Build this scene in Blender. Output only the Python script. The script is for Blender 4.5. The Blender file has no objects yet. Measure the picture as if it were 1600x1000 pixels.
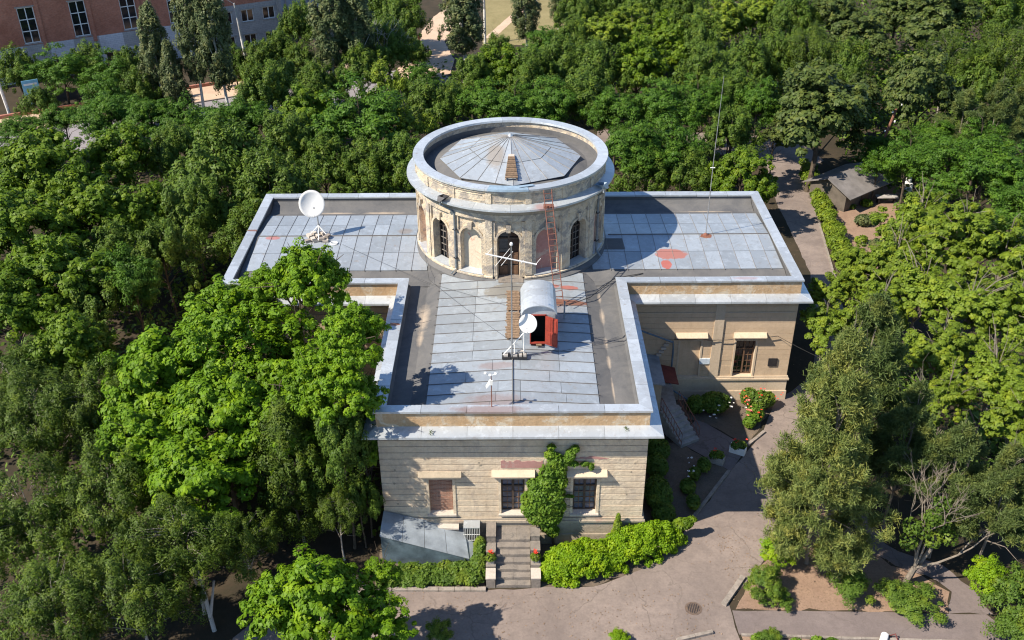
import bpy, math, random
import numpy as np
from mathutils import Matrix, Vector
S = bpy.context.scene
R = math.radians
random.seed(7)
# ---------------------------------------------------------------- camera
cam_d = bpy.data.cameras.new('camera'); cam = bpy.data.objects.new('camera', cam_d)
S.collection.objects.link(cam)
cam_d.sensor_width = 36; cam_d.lens = 34.515; cam_d.clip_end = 2000; cam_d.clip_start = .5
cam.matrix_world = Matrix(((0.99999, 0.00515, 0.00151, 0.05), (-0.0014, 0.52238, -0.85271, -51.68),
                           (-0.00518, 0.8527, 0.52238, 33.43), (0, 0, 0, 1)))
S.camera = cam
# ---------------------------------------------------------------- sky and sun
SUN = Vector((-.86, -.395, 1.0)).normalized()
w = bpy.data.worlds.new('World'); S.world = w; w.use_nodes = True
nt = w.node_tree; bg = nt.nodes['Background']
sk = nt.nodes.new('ShaderNodeTexSky'); sk.sky_type = 'NISHITA'; sk.sun_disc = False
sk.sun_elevation = math.asin(SUN.z); sk.sun_rotation = math.atan2(SUN.x, SUN.y) % (2*math.pi)
sk.air_density = 1.0; sk.dust_density = .1; sk.ozone_density = 4.5
nt.links.new(sk.outputs[0], bg.inputs[0]); bg.inputs[1].default_value = .105
sd = bpy.data.lights.new('sun', 'SUN'); sd.energy = 5.0; sd.angle = R(.5); sd.color = (1, .90, .75)
so = bpy.data.objects.new('sun', sd); S.collection.objects.link(so)
so.rotation_euler = SUN.to_track_quat('Z', 'Y').to_euler()
S.view_settings.view_transform = 'Standard'; S.view_settings.look = 'None'
S.view_settings.exposure = 0.72; S.view_settings.gamma = 1
S.cycles.filter_width = 1.15
S.cycles.max_bounces = 6; S.cycles.transparent_max_bounces = 4
S.cycles.diffuse_bounces = 3; S.cycles.glossy_bounces = 2; S.cycles.transmission_bounces = 3
S.cycles.caustics_reflective = False; S.cycles.caustics_refractive = False

# ---------------------------------------------------------------- helpers
def tag(o, label=None, cat=None, group=None, kind=None):
    if label: o['label'] = label
    if cat: o['category'] = cat
    if group: o['group'] = group
    if kind: o['kind'] = kind
    return o
def empty(name, loc, label=None, cat=None, group=None, kind=None):
    o = bpy.data.objects.new(name, None); S.collection.objects.link(o); o.location = loc
    o.empty_display_size = .2
    return tag(o, label, cat, group, kind)
def org(parent):
    """world position of a chain of unrotated, unscaled parents"""
    v = Vector((0, 0, 0))
    while parent is not None:
        v += parent.location; parent = parent.parent
    return v
class MB:
    def __init__(s): s.v = []; s.f = []
    def add(s, vs, fs):
        n = len(s.v); s.v += [tuple(map(float, q)) for q in vs]; s.f += [tuple(i+n for i in f) for f in fs]; return s
    def box(s, x0, x1, y0, y1, z0, z1, M=None):
        vs = [(x, y, z) for z in (z0, z1) for y in (y0, y1) for x in (x0, x1)]
        if M is not None: vs = [tuple(M @ Vector(q)) for q in vs]
        return s.add(vs, [(0, 2, 3, 1), (4, 5, 7, 6), (0, 1, 5, 4), (2, 6, 7, 3), (0, 4, 6, 2), (1, 3, 7, 5)])
    def tube(s, pts, r, n=6, cap=True):
        pts = [Vector(p) for p in pts]; rs = r if isinstance(r, (list, tuple)) else [r]*len(pts)
        vs = []; up = Vector((0, 0, 1))
        for i, p in enumerate(pts):
            d = (pts[min(i+1, len(pts)-1)] - pts[max(i-1, 0)]).normalized()
            a = d.cross(up if abs(d.z) < .95 else Vector((1, 0, 0))).normalized(); b = d.cross(a)
            vs += [p + (a*math.cos(2*math.pi*k/n) + b*math.sin(2*math.pi*k/n))*rs[i] for k in range(n)]
        fs = [(i*n+k, i*n+(k+1) % n, (i+1)*n+(k+1) % n, (i+1)*n+k) for i in range(len(pts)-1) for k in range(n)]
        if cap: fs += [tuple(range(n)), tuple(range((len(pts)-1)*n, len(pts)*n))]
        return s.add(vs, fs)
    def prism(s, poly, z0, z1):
        n = len(poly)
        vs = [(x, y, z0) for x, y in poly] + [(x, y, z1) for x, y in poly]
        return s.add(vs, [tuple(range(n))[::-1], tuple(range(n, 2*n))] + [(i, (i+1) % n, n+(i+1) % n, n+i) for i in range(n)])
    def sheet(s, poly, z):
        return s.add([(x, y, z) for x, y in poly], [tuple(range(len(poly)))])
    def extr(s, prof, a, b):
        """profile points (p,q) placed by function a(p,q) at one end and b(p,q) at the other; closed profile"""
        n = len(prof); vs = [a(*q) for q in prof] + [b(*q) for q in prof]
        return s.add(vs, [tuple(range(n)), tuple(range(n, 2*n))[::-1]] + [(i, n+i, n+(i+1) % n, (i+1) % n) for i in range(n)])
    def arc(s, prof, a0, a1, n, cx=0, cy=0, caps=True):
        """revolve closed profile (r,z) about vertical axis between angles (0 = towards camera, + = to the right)"""
        m = len(prof); vs = []
        for k in range(n+1):
            a = a0+(a1-a0)*k/n
            vs += [(cx+r*math.sin(a), cy-r*math.cos(a), z) for r, z in prof]
        fs = [(k*m+i, k*m+(i+1) % m, (k+1)*m+(i+1) % m, (k+1)*m+i) for k in range(n) for i in range(m)]
        if caps: fs += [tuple(range(m))[::-1], tuple(range(n*m, (n+1)*m))]
        return s.add(vs, fs)
    def build(s, name, mat, parent=None, smooth=False, label=None, kind=None, autofix=True):
        o3 = org(parent)
        me = bpy.data.meshes.new(name)
        me.from_pydata([(x-o3.x, y-o3.y, z-o3.z) for x, y, z in s.v], [], s.f)
        if autofix:
            import bmesh
            b = bmesh.new(); b.from_mesh(me); bmesh.ops.recalc_face_normals(b, faces=b.faces); b.to_mesh(me); b.free()
        if smooth: me.polygons.foreach_set('use_smooth', [True]*len(me.polygons))
        for m in (mat if isinstance(mat, list) else [mat]): me.materials.append(m)
        o = bpy.data.objects.new(name, me); S.collection.objects.link(o)
        if parent: o.parent = parent
        if label: o['label'] = label
        if kind: o['kind'] = kind
        return o
def top(name, mb, mat, loc, label, cat, group=None, smooth=False, kind=None):
    """a top-level thing that is one mesh, origin at its base"""
    o = mb.build(name, mat, None, smooth)
    for v in o.data.vertices: v.co -= Vector(loc)
    o.location = loc
    return tag(o, label, cat, group, kind)
def copy_tree(o, parent=None, location=None):
    c = o.copy(); S.collection.objects.link(c)
    if parent: c.parent = parent
    if location: c.location = location
    for ch in list(o.children): copy_tree(ch, c)
    return c

# ---------------------------------------------------------------- materials
def L(r, g, b):
    f = lambda c: (c/255/12.92 if c <= 10 else ((c/255+.055)/1.055)**2.4)
    return (f(r), f(g), f(b))
def newmat(name):
    m = bpy.data.materials.new(name); m.use_nodes = True
    return m, m.node_tree, m.node_tree.nodes['Principled BSDF']
class NG:
    """tiny node-graph builder working on world position"""
    def __init__(s, name, rough=.8, metal=0, spec=.3):
        s.m, s.t, s.b = newmat(name); s.b.inputs['Roughness'].default_value = rough
        s.b.inputs['Metallic'].default_value = metal; s.b.inputs['Specular IOR Level'].default_value = spec
        s.geo = s.t.nodes.new('ShaderNodeNewGeometry'); s.pos = s.geo.outputs['Position']
    def n(s, typ, **k):
        x = s.t.nodes.new(typ)
        for a, b in k.items(): setattr(x, a, b)
        return x
    def put(s, sock, v):
        if hasattr(v, 'default_value') or hasattr(v, 'is_linked'): s.t.links.new(v, sock)
        elif isinstance(v, (tuple, list)) and len(v) == 3 and sock.type == 'RGBA': sock.default_value = (*v, 1)
        else: sock.default_value = v
    def noise(s, scale, detail=4, rough=.6, stretch=None, dist=0, off=None):
        x = s.n('ShaderNodeTexNoise'); x.inputs['Scale'].default_value = scale
        x.inputs['Detail'].default_value = detail; x.inputs['Roughness'].default_value = rough
        x.inputs['Distortion'].default_value = dist
        mp = s.n('ShaderNodeMapping'); s.t.links.new(s.pos, mp.inputs[0])
        if stretch: mp.inputs['Scale'].default_value = stretch
        if off: mp.inputs['Location'].default_value = off
        s.t.links.new(mp.outputs[0], x.inputs['Vector']); return x.outputs['Fac']
    def ramp(s, fac, a, b):
        x = s.n('ShaderNodeMapRange'); x.inputs['From Min'].default_value = a; x.inputs['From Max'].default_value = b
        s.put(x.inputs['Value'], fac); return x.outputs['Result']
    def mix(s, fac, a, b, mode='MIX'):
        x = s.n('ShaderNodeMix', data_type='RGBA', blend_type=mode)
        s.put(x.inputs['Factor'], fac); s.put(x.inputs['A'], a); s.put(x.inputs['B'], b); return x.outputs['Result']
    def math(s, op, a, b=0.0, clamp=False):
        x = s.n('ShaderNodeMath', operation=op); x.use_clamp = clamp; s.put(x.inputs[0], a); s.put(x.inputs[1], b); return x.outputs[0]
    def blob(s, c, rad, soft=.35, nscale=2.5, namp=.8):
        """irregular stain around world point c with radii rad"""
        a = s.n('ShaderNodeVectorMath', operation='SUBTRACT'); s.t.links.new(s.pos, a.inputs[0]); a.inputs[1].default_value = c
        d = s.n('ShaderNodeVectorMath', operation='DIVIDE'); s.t.links.new(a.outputs[0], d.inputs[0]); d.inputs[1].default_value = rad
        l = s.n('ShaderNodeVectorMath', operation='LENGTH'); s.t.links.new(d.outputs[0], l.inputs[0])
        nn = s.noise(nscale, 5, .7); q = s.math('ADD', l.outputs['Value'], s.math('MULTIPLY', s.math('SUBTRACT', nn, .5), namp*2))
        return s.ramp(q, 1.0, 1.0-soft)
    def rnd(s):
        return s.n('ShaderNodeObjectInfo').outputs['Random']
    def isl(s): return s.geo.outputs['Random Per Island']
    def bump(s, h, strength=.4, dist=.02):
        x = s.n('ShaderNodeBump'); x.inputs['Strength'].default_value = strength; x.inputs['Distance'].default_value = dist
        s.put(x.inputs['Height'], h); s.t.links.new(x.outputs[0], s.b.inputs['Normal'])
    def col(s, c): s.put(s.b.inputs['Base Color'], c); return s
    def rough(s, c): s.put(s.b.inputs['Roughness'], c); return s
M = {}
def simple(name, c, rough=.7, metal=0, var=.12, scale=3, spec=.3, bump=0):
    g = NG(name, rough, metal, spec)
    nz = g.noise(scale, 5, .65)
    g.col(g.mix(g.ramp(nz, .3, .7), tuple(x*(1-var) for x in c), tuple(min(1, x*(1+var)) for x in c)))
    if bump: g.bump(nz, bump)
    M[name] = g.m; return g.m
# zinc flashing
def zinc(name, base, metal=.45, rough=.42, stains=(), streak=.5):
    g = NG(name, rough, metal, .5)
    r = g.rnd()
    c = g.mix(g.ramp(r, 0, 1), tuple(x*.80 for x in base), tuple(min(1, x*1.12) for x in base))
    n1 = g.noise(.9, 5, .65); c = g.mix(g.math('MULTIPLY', g.ramp(n1, .42, .7), .35), c, (base[0]*.72, base[1]*.74, base[2]*.76))
    n2 = g.noise(9, 4, .7, (1, .25, 1)); c = g.mix(g.math('MULTIPLY', g.ramp(n2, .5, .75), .22*streak), c, (.30, .28, .25))
    n3 = g.noise(3.1, 5, .7, off=(7, 3, 1)); c = g.mix(g.math('MULTIPLY', g.ramp(n3, .60, .72), .6), c, (.33, .24, .16))
    n6 = g.noise(1.7, 6, .75, off=(2, 13, 1), dist=1.2); c = g.mix(g.math('MULTIPLY', g.ramp(n6, .50, .66), .45), c, (base[0]*.62, base[1]*.60, base[2]*.58))
    n7 = g.noise(2.3, 5, .7, off=(22, 3, 1)); c = g.mix(g.math('MULTIPLY', g.ramp(n7, .54, .66), .4), c, tuple(min(1, x*1.35) for x in base))
    for (p, rad, colr, k) in stains:
        c = g.mix(g.math('MULTIPLY', g.blob(p, rad, .14 if k >= .6 else .4, 2.2, .55), k, True), c, colr)
    g.col(c); g.rough(g.math('ADD', g.math('MULTIPLY', n1, .3), rough-.15))
    g.bump(g.noise(1.3, 3, .5), .5, .03)
    M[name] = g.m
RUST = (.30, .10, .035); REDP = (.62, .13, .07)
zinc('zinc', (.58, .625, .67), stains=[((-1.0, -17.3, 7.8), (1.9, .35, .6), RUST, .5), ((4.8, -5.6, 7.8), (.3, .2, .3), REDP, .35),
     ((-6, -10.2, 7.8), (.5, .16, .4), RUST, .9), ((-15.2, .4, 7.8), (.6, .12, .3), RUST, .8), ((12.4, -5.7, 7.8), (.9, .2, .3), REDP, .25),
     ((1.9, -5.6, 12), (.9, .5, .4), REDP, .35)])
zinc('roof_metal', (.42, .465, .51), metal=.38, rough=.45, stains=[((9.0, -2.3, 7.5), (1.0, .6, .6), (.56, .16, .09), .75), ((8.6, -3.4, 7.5), (.3, .5, .6), REDP, .8),
     ((2.6, -7.6, 7.5), (1.6, .35, .6), RUST, .8), ((3.0, -6.0, 7.5), (.5, .25, .6), REDP, .7), ((2.2, -5.9, 7.6), (.35, .2, .6), REDP, .6),
     ((-.8, -16.4, 7.5), (1.6, .7, .6), RUST, .35), ((-.7, -13.6, 7.6), (1.1, .35, .5), RUST, .35), ((2.0, -8.9, 7.6), (1.0, 1.9, .6), RUST, .2),
     ((-6.3, .6, 7.5), (.5, .5, .5), (.32, .2, .1), .45), ((11.3, -.3, 7.7), (.35, .3, .5), RUST, .9), ((-14.0, -.3, 7.6), (.5, .2, .4), REDP, .6),
     ((-.9, -1.5, 13.2), (.6, 1.6, .8), (.34, .24, .13), .5), ((.1, -6.6, 7.6), (1.7, .9, .6), (.27, .24, .19), .7)])
simple('seam', (.15, .14, .135), .6, .2)
simple('seam_light', (.27, .25, .235), .6, .2, .3)
g = NG('bitumen', .85); n = g.noise(.7, 6, .7, dist=.6); n2 = g.noise(12, 3, .6)
c = g.mix(g.ramp(n, .35, .7), (.09, .093, .10), (.17, .165, .16)); c = g.mix(g.math('MULTIPLY', g.ramp(n2, .3, .8), .5), c, (.13, .13, .135))
for p, rad in [((4.62, -8.5, 7.2), (.16, .9, .5)), ((4.6, -11.0, 7.2), (.13, .6, .5)), ((4.6, -12.7, 7.2), (.12, .7, .5)), ((4.6, -6.6, 7.2), (.13, .6, .5)), ((4.6, -15.0, 7.2), (.07, 1.2, .5)),
               ((-4.6, -8.6, 7.2), (.4, 1.6, .5)), ((-4.6, -10.5, 7.2), (.2, .9, .5)), ((-8, 4.0, 7.2), (1.6, .22, .5)), ((-11, 4.0, 7.2), (1.4, .18, .5)), ((12, 4.0, 7.2), (2, .1, .5))]:
    c = g.mix(g.math('MULTIPLY', g.blob(p, rad, .8, 3, .5), .75), c, (.44, .36, .28))
g.col(c); g.bump(n2, .3); M['bitumen'] = g.m
# plasters
def plaster(name, a, b, patch, patch_k=.8, scale=1.4, bump=.6, joint=None, ca=.56, cb=.64, brickk=0):
    g = NG(name, .9)
    n = g.noise(scale, 6, .7); n2 = g.noise(scale*6, 5, .7); n3 = g.noise(scale*.8, 6, .75, off=(11, 5, 2), dist=.8)
    c = g.mix(g.ramp(n, .3, .7), a, b); c = g.mix(g.math('MULTIPLY', g.ramp(n2, .35, .75), .35), c, tuple(x*.55 for x in a))
    c = g.mix(g.math('MULTIPLY', g.ramp(n3, ca, cb), patch_k), c, patch)
    n4 = g.noise(3, 4, .7, (1, 1, .12)); c = g.mix(g.math('MULTIPLY', g.ramp(n4, .55, .8), .4), c, tuple(x*.45 for x in a))
    rv = g.rnd(); c = g.mix(g.math('MULTIPLY', rv, .18), c, tuple(x*.6 for x in a))
    if brickk: c = g.mix(g.math('MULTIPLY', g.ramp(g.noise(.55, 6, .75, off=(3, 9, 4)), .62, .66), brickk), c, (.42, .17, .12))
    g.col(c); g.bump(g.math('ADD', n2, g.math('MULTIPLY', n3, .6)), bump, .03); M[name] = g.m
plaster('parapet_plaster', (.48, .31, .17), (.62, .45, .28), (.62, .54, .42), .9, 1.3, 1.0, ca=.50, cb=.60)
plaster('front_stone', (.64, .51, .37), (.82, .70, .53), (.45, .38, .31), .6, 1.2, 1.3, ca=.52, cb=.62)
plaster('front_plinth', (.42, .36, .28), (.5, .42, .33), (.40, .26, .20), .6, 1.2, .9, brickk=.5)
plaster('wing_plaster', (.58, .43, .29), (.66, .51, .36), (.47, .36, .26), .4, .8, .25)
plaster('wing_trim', (.60, .48, .35), (.66, .54, .41), (.50, .40, .3), .5, 1.2, .3)
plaster('drum_plaster', (.56, .44, .30), (.80, .72, .58), (.34, .31, .28), .95, 2.0, 1.5, ca=.48, cb=.57)
plaster('drum_niche', (.62, .54, .42), (.72, .65, .53), (.62, .30, .22), .9, 1.0, .6, ca=.54, cb=.57)
plaster('drum_niche_pink', (.48, .23, .20), (.56, .31, .26), (.56, .47, .38), .8, 1.1, .5, ca=.52, cb=.6)
plaster('pink_paint', (.42, .22, .20), (.50, .28, .25), (.45, .38, .33), .6, 1.5, .4)
plaster('soffit', (.34, .29, .22), (.45, .38, .29), (.25, .22, .18), .8, 2, .7)
plaster('old_stone', (.21, .185, .165), (.31, .27, .23), (.14, .13, .12), .8, 2.2, 1)
plaster('pale_stone', (.52, .46, .40), (.6, .53, .46), (.42, .37, .32), .5, 2, .6)
def bricks(name, a, b, mort, scale=1.0, vertical=True, rowh=.08, bw=.26, ax='x'):
    g = NG(name, .9)
    sx = g.n('ShaderNodeSeparateXYZ'); g.t.links.new(g.pos, sx.inputs[0])
    cb = g.n('ShaderNodeCombineXYZ')
    if ax == 'x': g.t.links.new(sx.outputs['X'], cb.inputs[0])
    else: g.t.links.new(g.math('ADD', sx.outputs['X'], g.math('MULTIPLY', sx.outputs['Y'], .6)), cb.inputs[0])
    g.t.links.new(sx.outputs['Z'], cb.inputs[1])
    bt = g.n('ShaderNodeTexBrick'); g.t.links.new(cb.outputs[0], bt.inputs['Vector']); bt.inputs['Scale'].default_value = 1
    bt.inputs['Color1'].default_value = (*a, 1); bt.inputs['Color2'].default_value = (*b, 1); bt.inputs['Mortar'].default_value = (*mort, 1)
    bt.inputs['Mortar Size'].default_value = .012; bt.inputs['Brick Width'].default_value = bw; bt.inputs['Row Height'].default_value = rowh
    n = g.noise(.35, 6, .7); n2 = g.noise(5, 4, .7)
    c = g.mix(g.math('MULTIPLY', g.ramp(n, .4, .65), .55), bt.outputs['Color'], tuple(x*.5 for x in a))
    c = g.mix(g.math('MULTIPLY', g.ramp(n2, .4, .8), .4), c, tuple(min(1, x*1.35) for x in b))
    g.col(c); g.bump(bt.outputs['Fac'], -.4, .01); M[name] = g.m
bricks('brick_red', (.34, .17, .12), (.44, .25, .18), (.42, .34, .28))
bricks('brick_orange', (.50, .15, .06), (.60, .24, .10), (.45, .3, .2))
bricks('factory_brick', (.46, .15, .085), (.58, .23, .14), (.33, .21, .17), ax='d')
bricks('factory_grey', (.40, .39, .38), (.48, .46, .45), (.24, .24, .25), ax='d', rowh=.2, bw=.5)
bricks('factory_white', (.62, .62, .66), (.70, .70, .73), (.40, .42, .47), ax='d', rowh=.2, bw=.5)
simple('dark_wood', (.075, .055, .045), .6, 0, .4, 6)
simple('brown_wood', (.16, .095, .06), .6, 0, .35, 6)
simple('old_plank', (.24, .165, .11), .85, 0, .4, 8)
simple('grey_plank', (.2, .18, .16), .85, 0, .4, 8)
simple('curtain_glass', (.10, .115, .16), .12, 0, .5, 3, .6)
simple('glass_dark', (.012, .014, .018), .08, 0, .2, 1, .6)
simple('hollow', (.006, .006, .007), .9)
simple('white_paint', (.80, .80, .78), .45, 0, .05, 3)
simple('dish_white', (.74, .74, .73), .4, 0, .05, 2)
simple('steel', (.42, .43, .44), .4, .7, .2, 5)
simple('pipe_grey', (.22, .25, .27), .5, .4, .3, 4)
simple('blue_metal', (.13, .19, .25), .45, .1, .25, 3)
simple('dark_metal', (.05, .05, .055), .5, .5, .3, 4)
simple('ladder_rust', (.22, .095, .07), .8, .1, .35, 6)
simple('red_door', (.28, .045, .03), .5, 0, .2, 4)
simple('canopy_red', (.13, .03, .028), .55, 0, .3, 4)
simple('red_flower', (.75, .06, .03), .6, 0, .3, 9)
simple('white_flower', (.8, .78, .76), .6, 0, .1, 9)
simple('pink_flower', (.75, .18, .16), .6, 0, .3, 9)
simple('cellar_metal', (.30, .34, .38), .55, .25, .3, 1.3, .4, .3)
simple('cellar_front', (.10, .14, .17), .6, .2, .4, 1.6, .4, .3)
simple('concrete', (.36, .34, .32), .9, 0, .25, 3, .2, .4)
simple('kerb_stone', (.27, .235, .205), .9, 0, .3, 4, .2, .5)
simple('white_trunk', (.66, .64, .60), .85, 0, .25, 5)
simple('bark', (.10, .08, .06), .95, 0, .35, 5, .1, .6)
simple('twig_grey', (.34, .30, .26), .95, 0, .3, 5)
simple('bark_grey', (.21, .18, .15), .95, 0, .3, 5, .1, .6)
simple('pole_concrete', (.36, .35, .34), .9, 0, .2, 3)
simple('brown_pole', (.23, .11, .075), .9, 0, .3, 4)
simple('blue_sign', (.20, .45, .62), .5, 0, .15, 2)
simple('hut_roof', (.19, .175, .17), .85, 0, .25, 1.2)
simple('hut_wall', (.13, .11, .09), .9, 0, .25, 2)
simple('cable', (.03, .03, .03), .7)
simple('sign_white', (.62, .70, .78), .5, 0, .1, 6)
simple('sign_print', (.18, .22, .32), .6)
simple('iron_cover', (.17, .125, .10), .7, .3, .3, 8)
simple('red_kerb', (.36, .16, .12), .9, 0, .3, 2)
simple('blue_tarp', (.24, .33, .42), .5, 0, .2, 3)
simple('far_blue', (.36, .40, .47), .8, 0, .15, 1)
# ground
def ground(name, a, b, c2, scale=.5, bumpk=.3, cracks=False):
    g = NG(name, .95); n = g.noise(scale, 6, .7, dist=.4); n2 = g.noise(scale*9, 5, .75); n3 = g.noise(scale*40, 2, .5)
    c = g.mix(g.ramp(n, .35, .65), a, b); c = g.mix(g.math('MULTIPLY', g.ramp(n2, .45, .75), .55), c, c2)
    c = g.mix(g.math('MULTIPLY', g.ramp(n3, .4, .7), .2), c, tuple(x*.55 for x in a))
    if cracks:
        v = g.n('ShaderNodeTexVoronoi', feature='DISTANCE_TO_EDGE'); v.inputs['Scale'].default_value = .33
        wv = g.n('ShaderNodeVectorMath', operation='ADD'); g.t.links.new(g.pos, wv.inputs[0])
        nn = g.n('ShaderNodeTexNoise'); nn.inputs['Scale'].default_value = 1.1; nn.inputs['Detail'].default_value = 5; g.t.links.new(g.pos, nn.inputs['Vector'])
        g.t.links.new(nn.outputs['Color'], wv.inputs[1]); g.t.links.new(wv.outputs[0], v.inputs['Vector'])
        cr = g.ramp(v.outputs['Distance'], .012, .002)
        c = g.mix(g.math('MULTIPLY', cr, g.math('MULTIPLY', g.ramp(n, .4, .6), .55)), c, (.09, .075, .065))
    g.col(c); g.bump(n2, bumpk, .02); M[name] = g.m
ground('wood_floor', (.035, .028, .018), (.065, .047, .03), (.022, .028, .012), .35)
ground('soil', (.25, .165, .12), (.33, .225, .16), (.13, .095, .065), .9, .6)
ground('dark_soil', (.13, .10, .08), (.19, .145, .11), (.05, .06, .03), .9, .6)
ground('driveway', (.185, .15, .135), (.29, .235, .205), (.14, .115, .105), .22, .15, True)
ground('path_asphalt', (.165, .135, .13), (.22, .18, .17), (.13, .11, .105), .35, .15, True)
ground('far_asphalt', (.24, .22, .24), (.29, .27, .28), (.2, .19, .2), .2, .1)
ground('sand_pavement', (.50, .36, .26), (.60, .45, .33), (.42, .3, .22), .3, .2)
ground('dry_lawn', (.22, .18, .085), (.29, .24, .12), (.10, .14, .04), .35, .5)
# leaves
def leafmat(name, a, b, c2, trans=.24, spec=.25, sat=1):
    g = NG(name, .55, 0, spec)
    c = g.mix(g.isl(), a, b)
    c = g.mix(g.math('MULTIPLY', g.ramp(g.rnd(), 0, 1), .6), c, c2)
    n = g.noise(.45, 3, .6); c = g.mix(g.math('MULTIPLY', g.ramp(n, .4, .7), .35), c, a)
    n1 = g.noise(1.5, 2, .5, off=(4, 8, 2)); c = g.mix(g.math('MULTIPLY', g.ramp(n1, .5, .68), .6), c, (min(1, b[0]*1.45), b[1]*1.18, b[2]*.9))
    n5 = g.noise(1.1, 2, .5, off=(14, 3, 9)); c = g.mix(g.math('MULTIPLY', g.ramp(n5, .52, .68), .5), c, tuple(x*.75 for x in a))
    c = g.mix(1.0, c, (1.22, 1.10, 1.0), 'MULTIPLY')
    g.col(c)
    t = g.n('ShaderNodeBsdfTranslucent'); g.put(t.inputs['Color'], g.mix(.5, c, tuple(min(1, x*1.5) for x in b)))
    ms = g.n('ShaderNodeMixShader'); ms.inputs[0].default_value = trans
    out = g.t.nodes['Material Output']
    g.t.links.new(g.b.outputs[0], ms.inputs[1]); g.t.links.new(t.outputs[0], ms.inputs[2]); g.t.links.new(ms.outputs[0], out.inputs['Surface'])
    M[name] = g.m
leafmat('leaf_maple', (.050, .105, .006), (.115, .215, .012), (.075, .145, .008))
leafmat('leaf_brightmaple', (.06, .14, .005), (.15, .30, .010), (.09, .19, .007), .28)
leafmat('leaf_lime', (.075, .13, .010), (.165, .265, .026), (.10, .165, .016))
leafmat('leaf_locust', (.032, .09, .010), (.08, .19, .018), (.05, .12, .01))
leafmat('leaf_elm', (.04, .085, .012), (.105, .19, .026), (.06, .125, .012))
leafmat('leaf_juniper', (.022, .045, .006), (.09, .165, .016), (.045, .085, .010), .2)
leafmat('leaf_linden', (.035, .065, .016), (.095, .145, .038), (.055, .09, .02), .2)
leafmat('leaf_poplar', (.045, .08, .03), (.13, .17, .085), (.07, .11, .04), .25)
leafmat('leaf_pine', (.045, .08, .025), (.13, .19, .06), (.07, .12, .035), .2)
leafmat('leaf_tallpine', (.065, .11, .028), (.21, .27, .085), (.11, .165, .04), .22)
leafmat('leaf_hedge', (.11, .23, .006), (.19, .34, .012), (.14, .26, .008), .3)
leafmat('leaf_ivy', (.065, .15, .015), (.13, .25, .025), (.08, .16, .02), .3)
leafmat('leaf_bush', (.055, .12, .02), (.13, .22, .03), (.07, .14, .02), .3)

# ================================================================= SETTING
def ragged(pts, step=.45, amp=.05):
    rg = random.Random(len(pts)*31+int(pts[0][0]*7)); out = []
    for (x0, y0), (x1, y1) in zip(pts, pts[1:]+pts[:1]):
        n = max(1, int(math.hypot(x1-x0, y1-y0)/step)); nx, ny = -(y1-y0), (x1-x0); l = math.hypot(nx, ny) or 1
        for k in range(n):
            t = k/n; j = rg.gauss(0, amp) if k else 0; out.append((x0+(x1-x0)*t+nx/l*j, y0+(y1-y0)*t+ny/l*j))
    return out
def poly(name, pts, z, mat, label=None):
    if name in ('soil_bed', 'hedge_bed', 'dark_bed', 'rose_bed', 'garden_patch', 'sand_path', 'dry_lawn', 'soil_strip', 'side_path'): pts = ragged(pts)
    if name in ('driveway', 'garden_path', 'lawn_path'): pts = ragged(pts, .6, .03)
    o = MB().sheet(pts, z).build(name, M[mat]); tag(o, kind='structure'); return o
big = MB(); N = 24
for i in range(N):
    for j in range(N):
        pass
big.sheet([(-400, -120), (400, -120), (400, 600), (-400, 600)], 0); tag(big.build('ground', M['wood_floor']), kind='structure')
# driveway: apron in front of the building, sweeping round the right-hand side to the back road
drive = [(-12, -23.0), (-8.2, -18.6), (-6.3, -20.35), (-1.3, -20.4), (1.3, -20.2), (3.6, -20.2), (5.8, -19.2), (7.5, -17.8), (8.3, -16.6),
         (11.3, -12.3), (13.7, -9.0), (14.9, -6.4), (18.0, -3.5), (19.6, 2.7), (21.0, 9), (21.4, 22.9), (22.2, 28), (19.0, 31), (8, 34), (8, 37.5), (23, 36), (27, 33),
         (27.5, 29.5), (25.0, 26.5), (24.2, 20), (23.2, 13), (22.3, 7), (21.3, 0), (19.5, -6), (16.6, -10.5), (14.3, -14.5), (12.2, -17.9), (11.0, -19.4), (9.5, -21.2), (9.6, -23.2), (8.0, -30), (-12, -30)]
poly('driveway', drive, .012, 'driveway')
poly('garden_path', [(9.58, -21.62), (15, -21.72), (19.6, -21.9), (20.6, -21.9), (22, -24), (9.62, -22.95)], .016, 'path_asphalt')
poly('side_path', [(19.0, -21.86), (20.9, -21.9), (20.6, -20.4), (19.8, -19.0), (18.6, -18.4), (17.6, -17.6), (17.2, -14), (16.4, -14), (16.6, -17.8), (17.6, -19.0), (18.8, -19.6), (19.6, -20.6)], .014, 'path_asphalt')
poly('soil_bed', [(9.75, -21.55), (19.0, -21.8), (19.5, -20.6), (18.6, -19.6), (17.4, -19.0), (16.4, -17.6), (15.8, -12), (14.8, -14.2), (12.4, -17.9), (11.1, -19.4)], .008, 'soil')
poly('soil_strip', [(9.7, -23.0), (22, -24.1), (22, -28), (9.5, -28)], .02, 'soil')
poly('dark_bed', [(6.1, -17.3), (6.1, -9.6), (8.9, -9.9), (11.2, -12.25), (8.2, -16.4), (7.4, -17.2)], .01, 'dark_soil')
poly('rose_bed', [(8.9, -6.0), (15.2, -6.0), (14.6, -7.0), (13.4, -9.0), (12.6, -10.2), (10.8, -8.3), (9.4, -7.6)], .01, 'dark_soil')
poly('porch_path', [(8.6, -10.0), (8.9, -9.8), (11.3, -12.3), (12.55, -10.35), (10.7, -8.2), (10.2, -7.9)], .018, 'path_asphalt')
poly('ivy_bed', [(-6.3, -20.2), (-1.3, -20.25), (-1.3, -17.4), (-6.3, -17.4)], .01, 'dark_soil')
poly('hedge_bed', [(1.25, -20.2), (3.6, -20.2), (5.8, -19.2), (7.5, -17.8), (7.6, -17), (1.25, -17.2)], .01, 'dark_soil')
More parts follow.
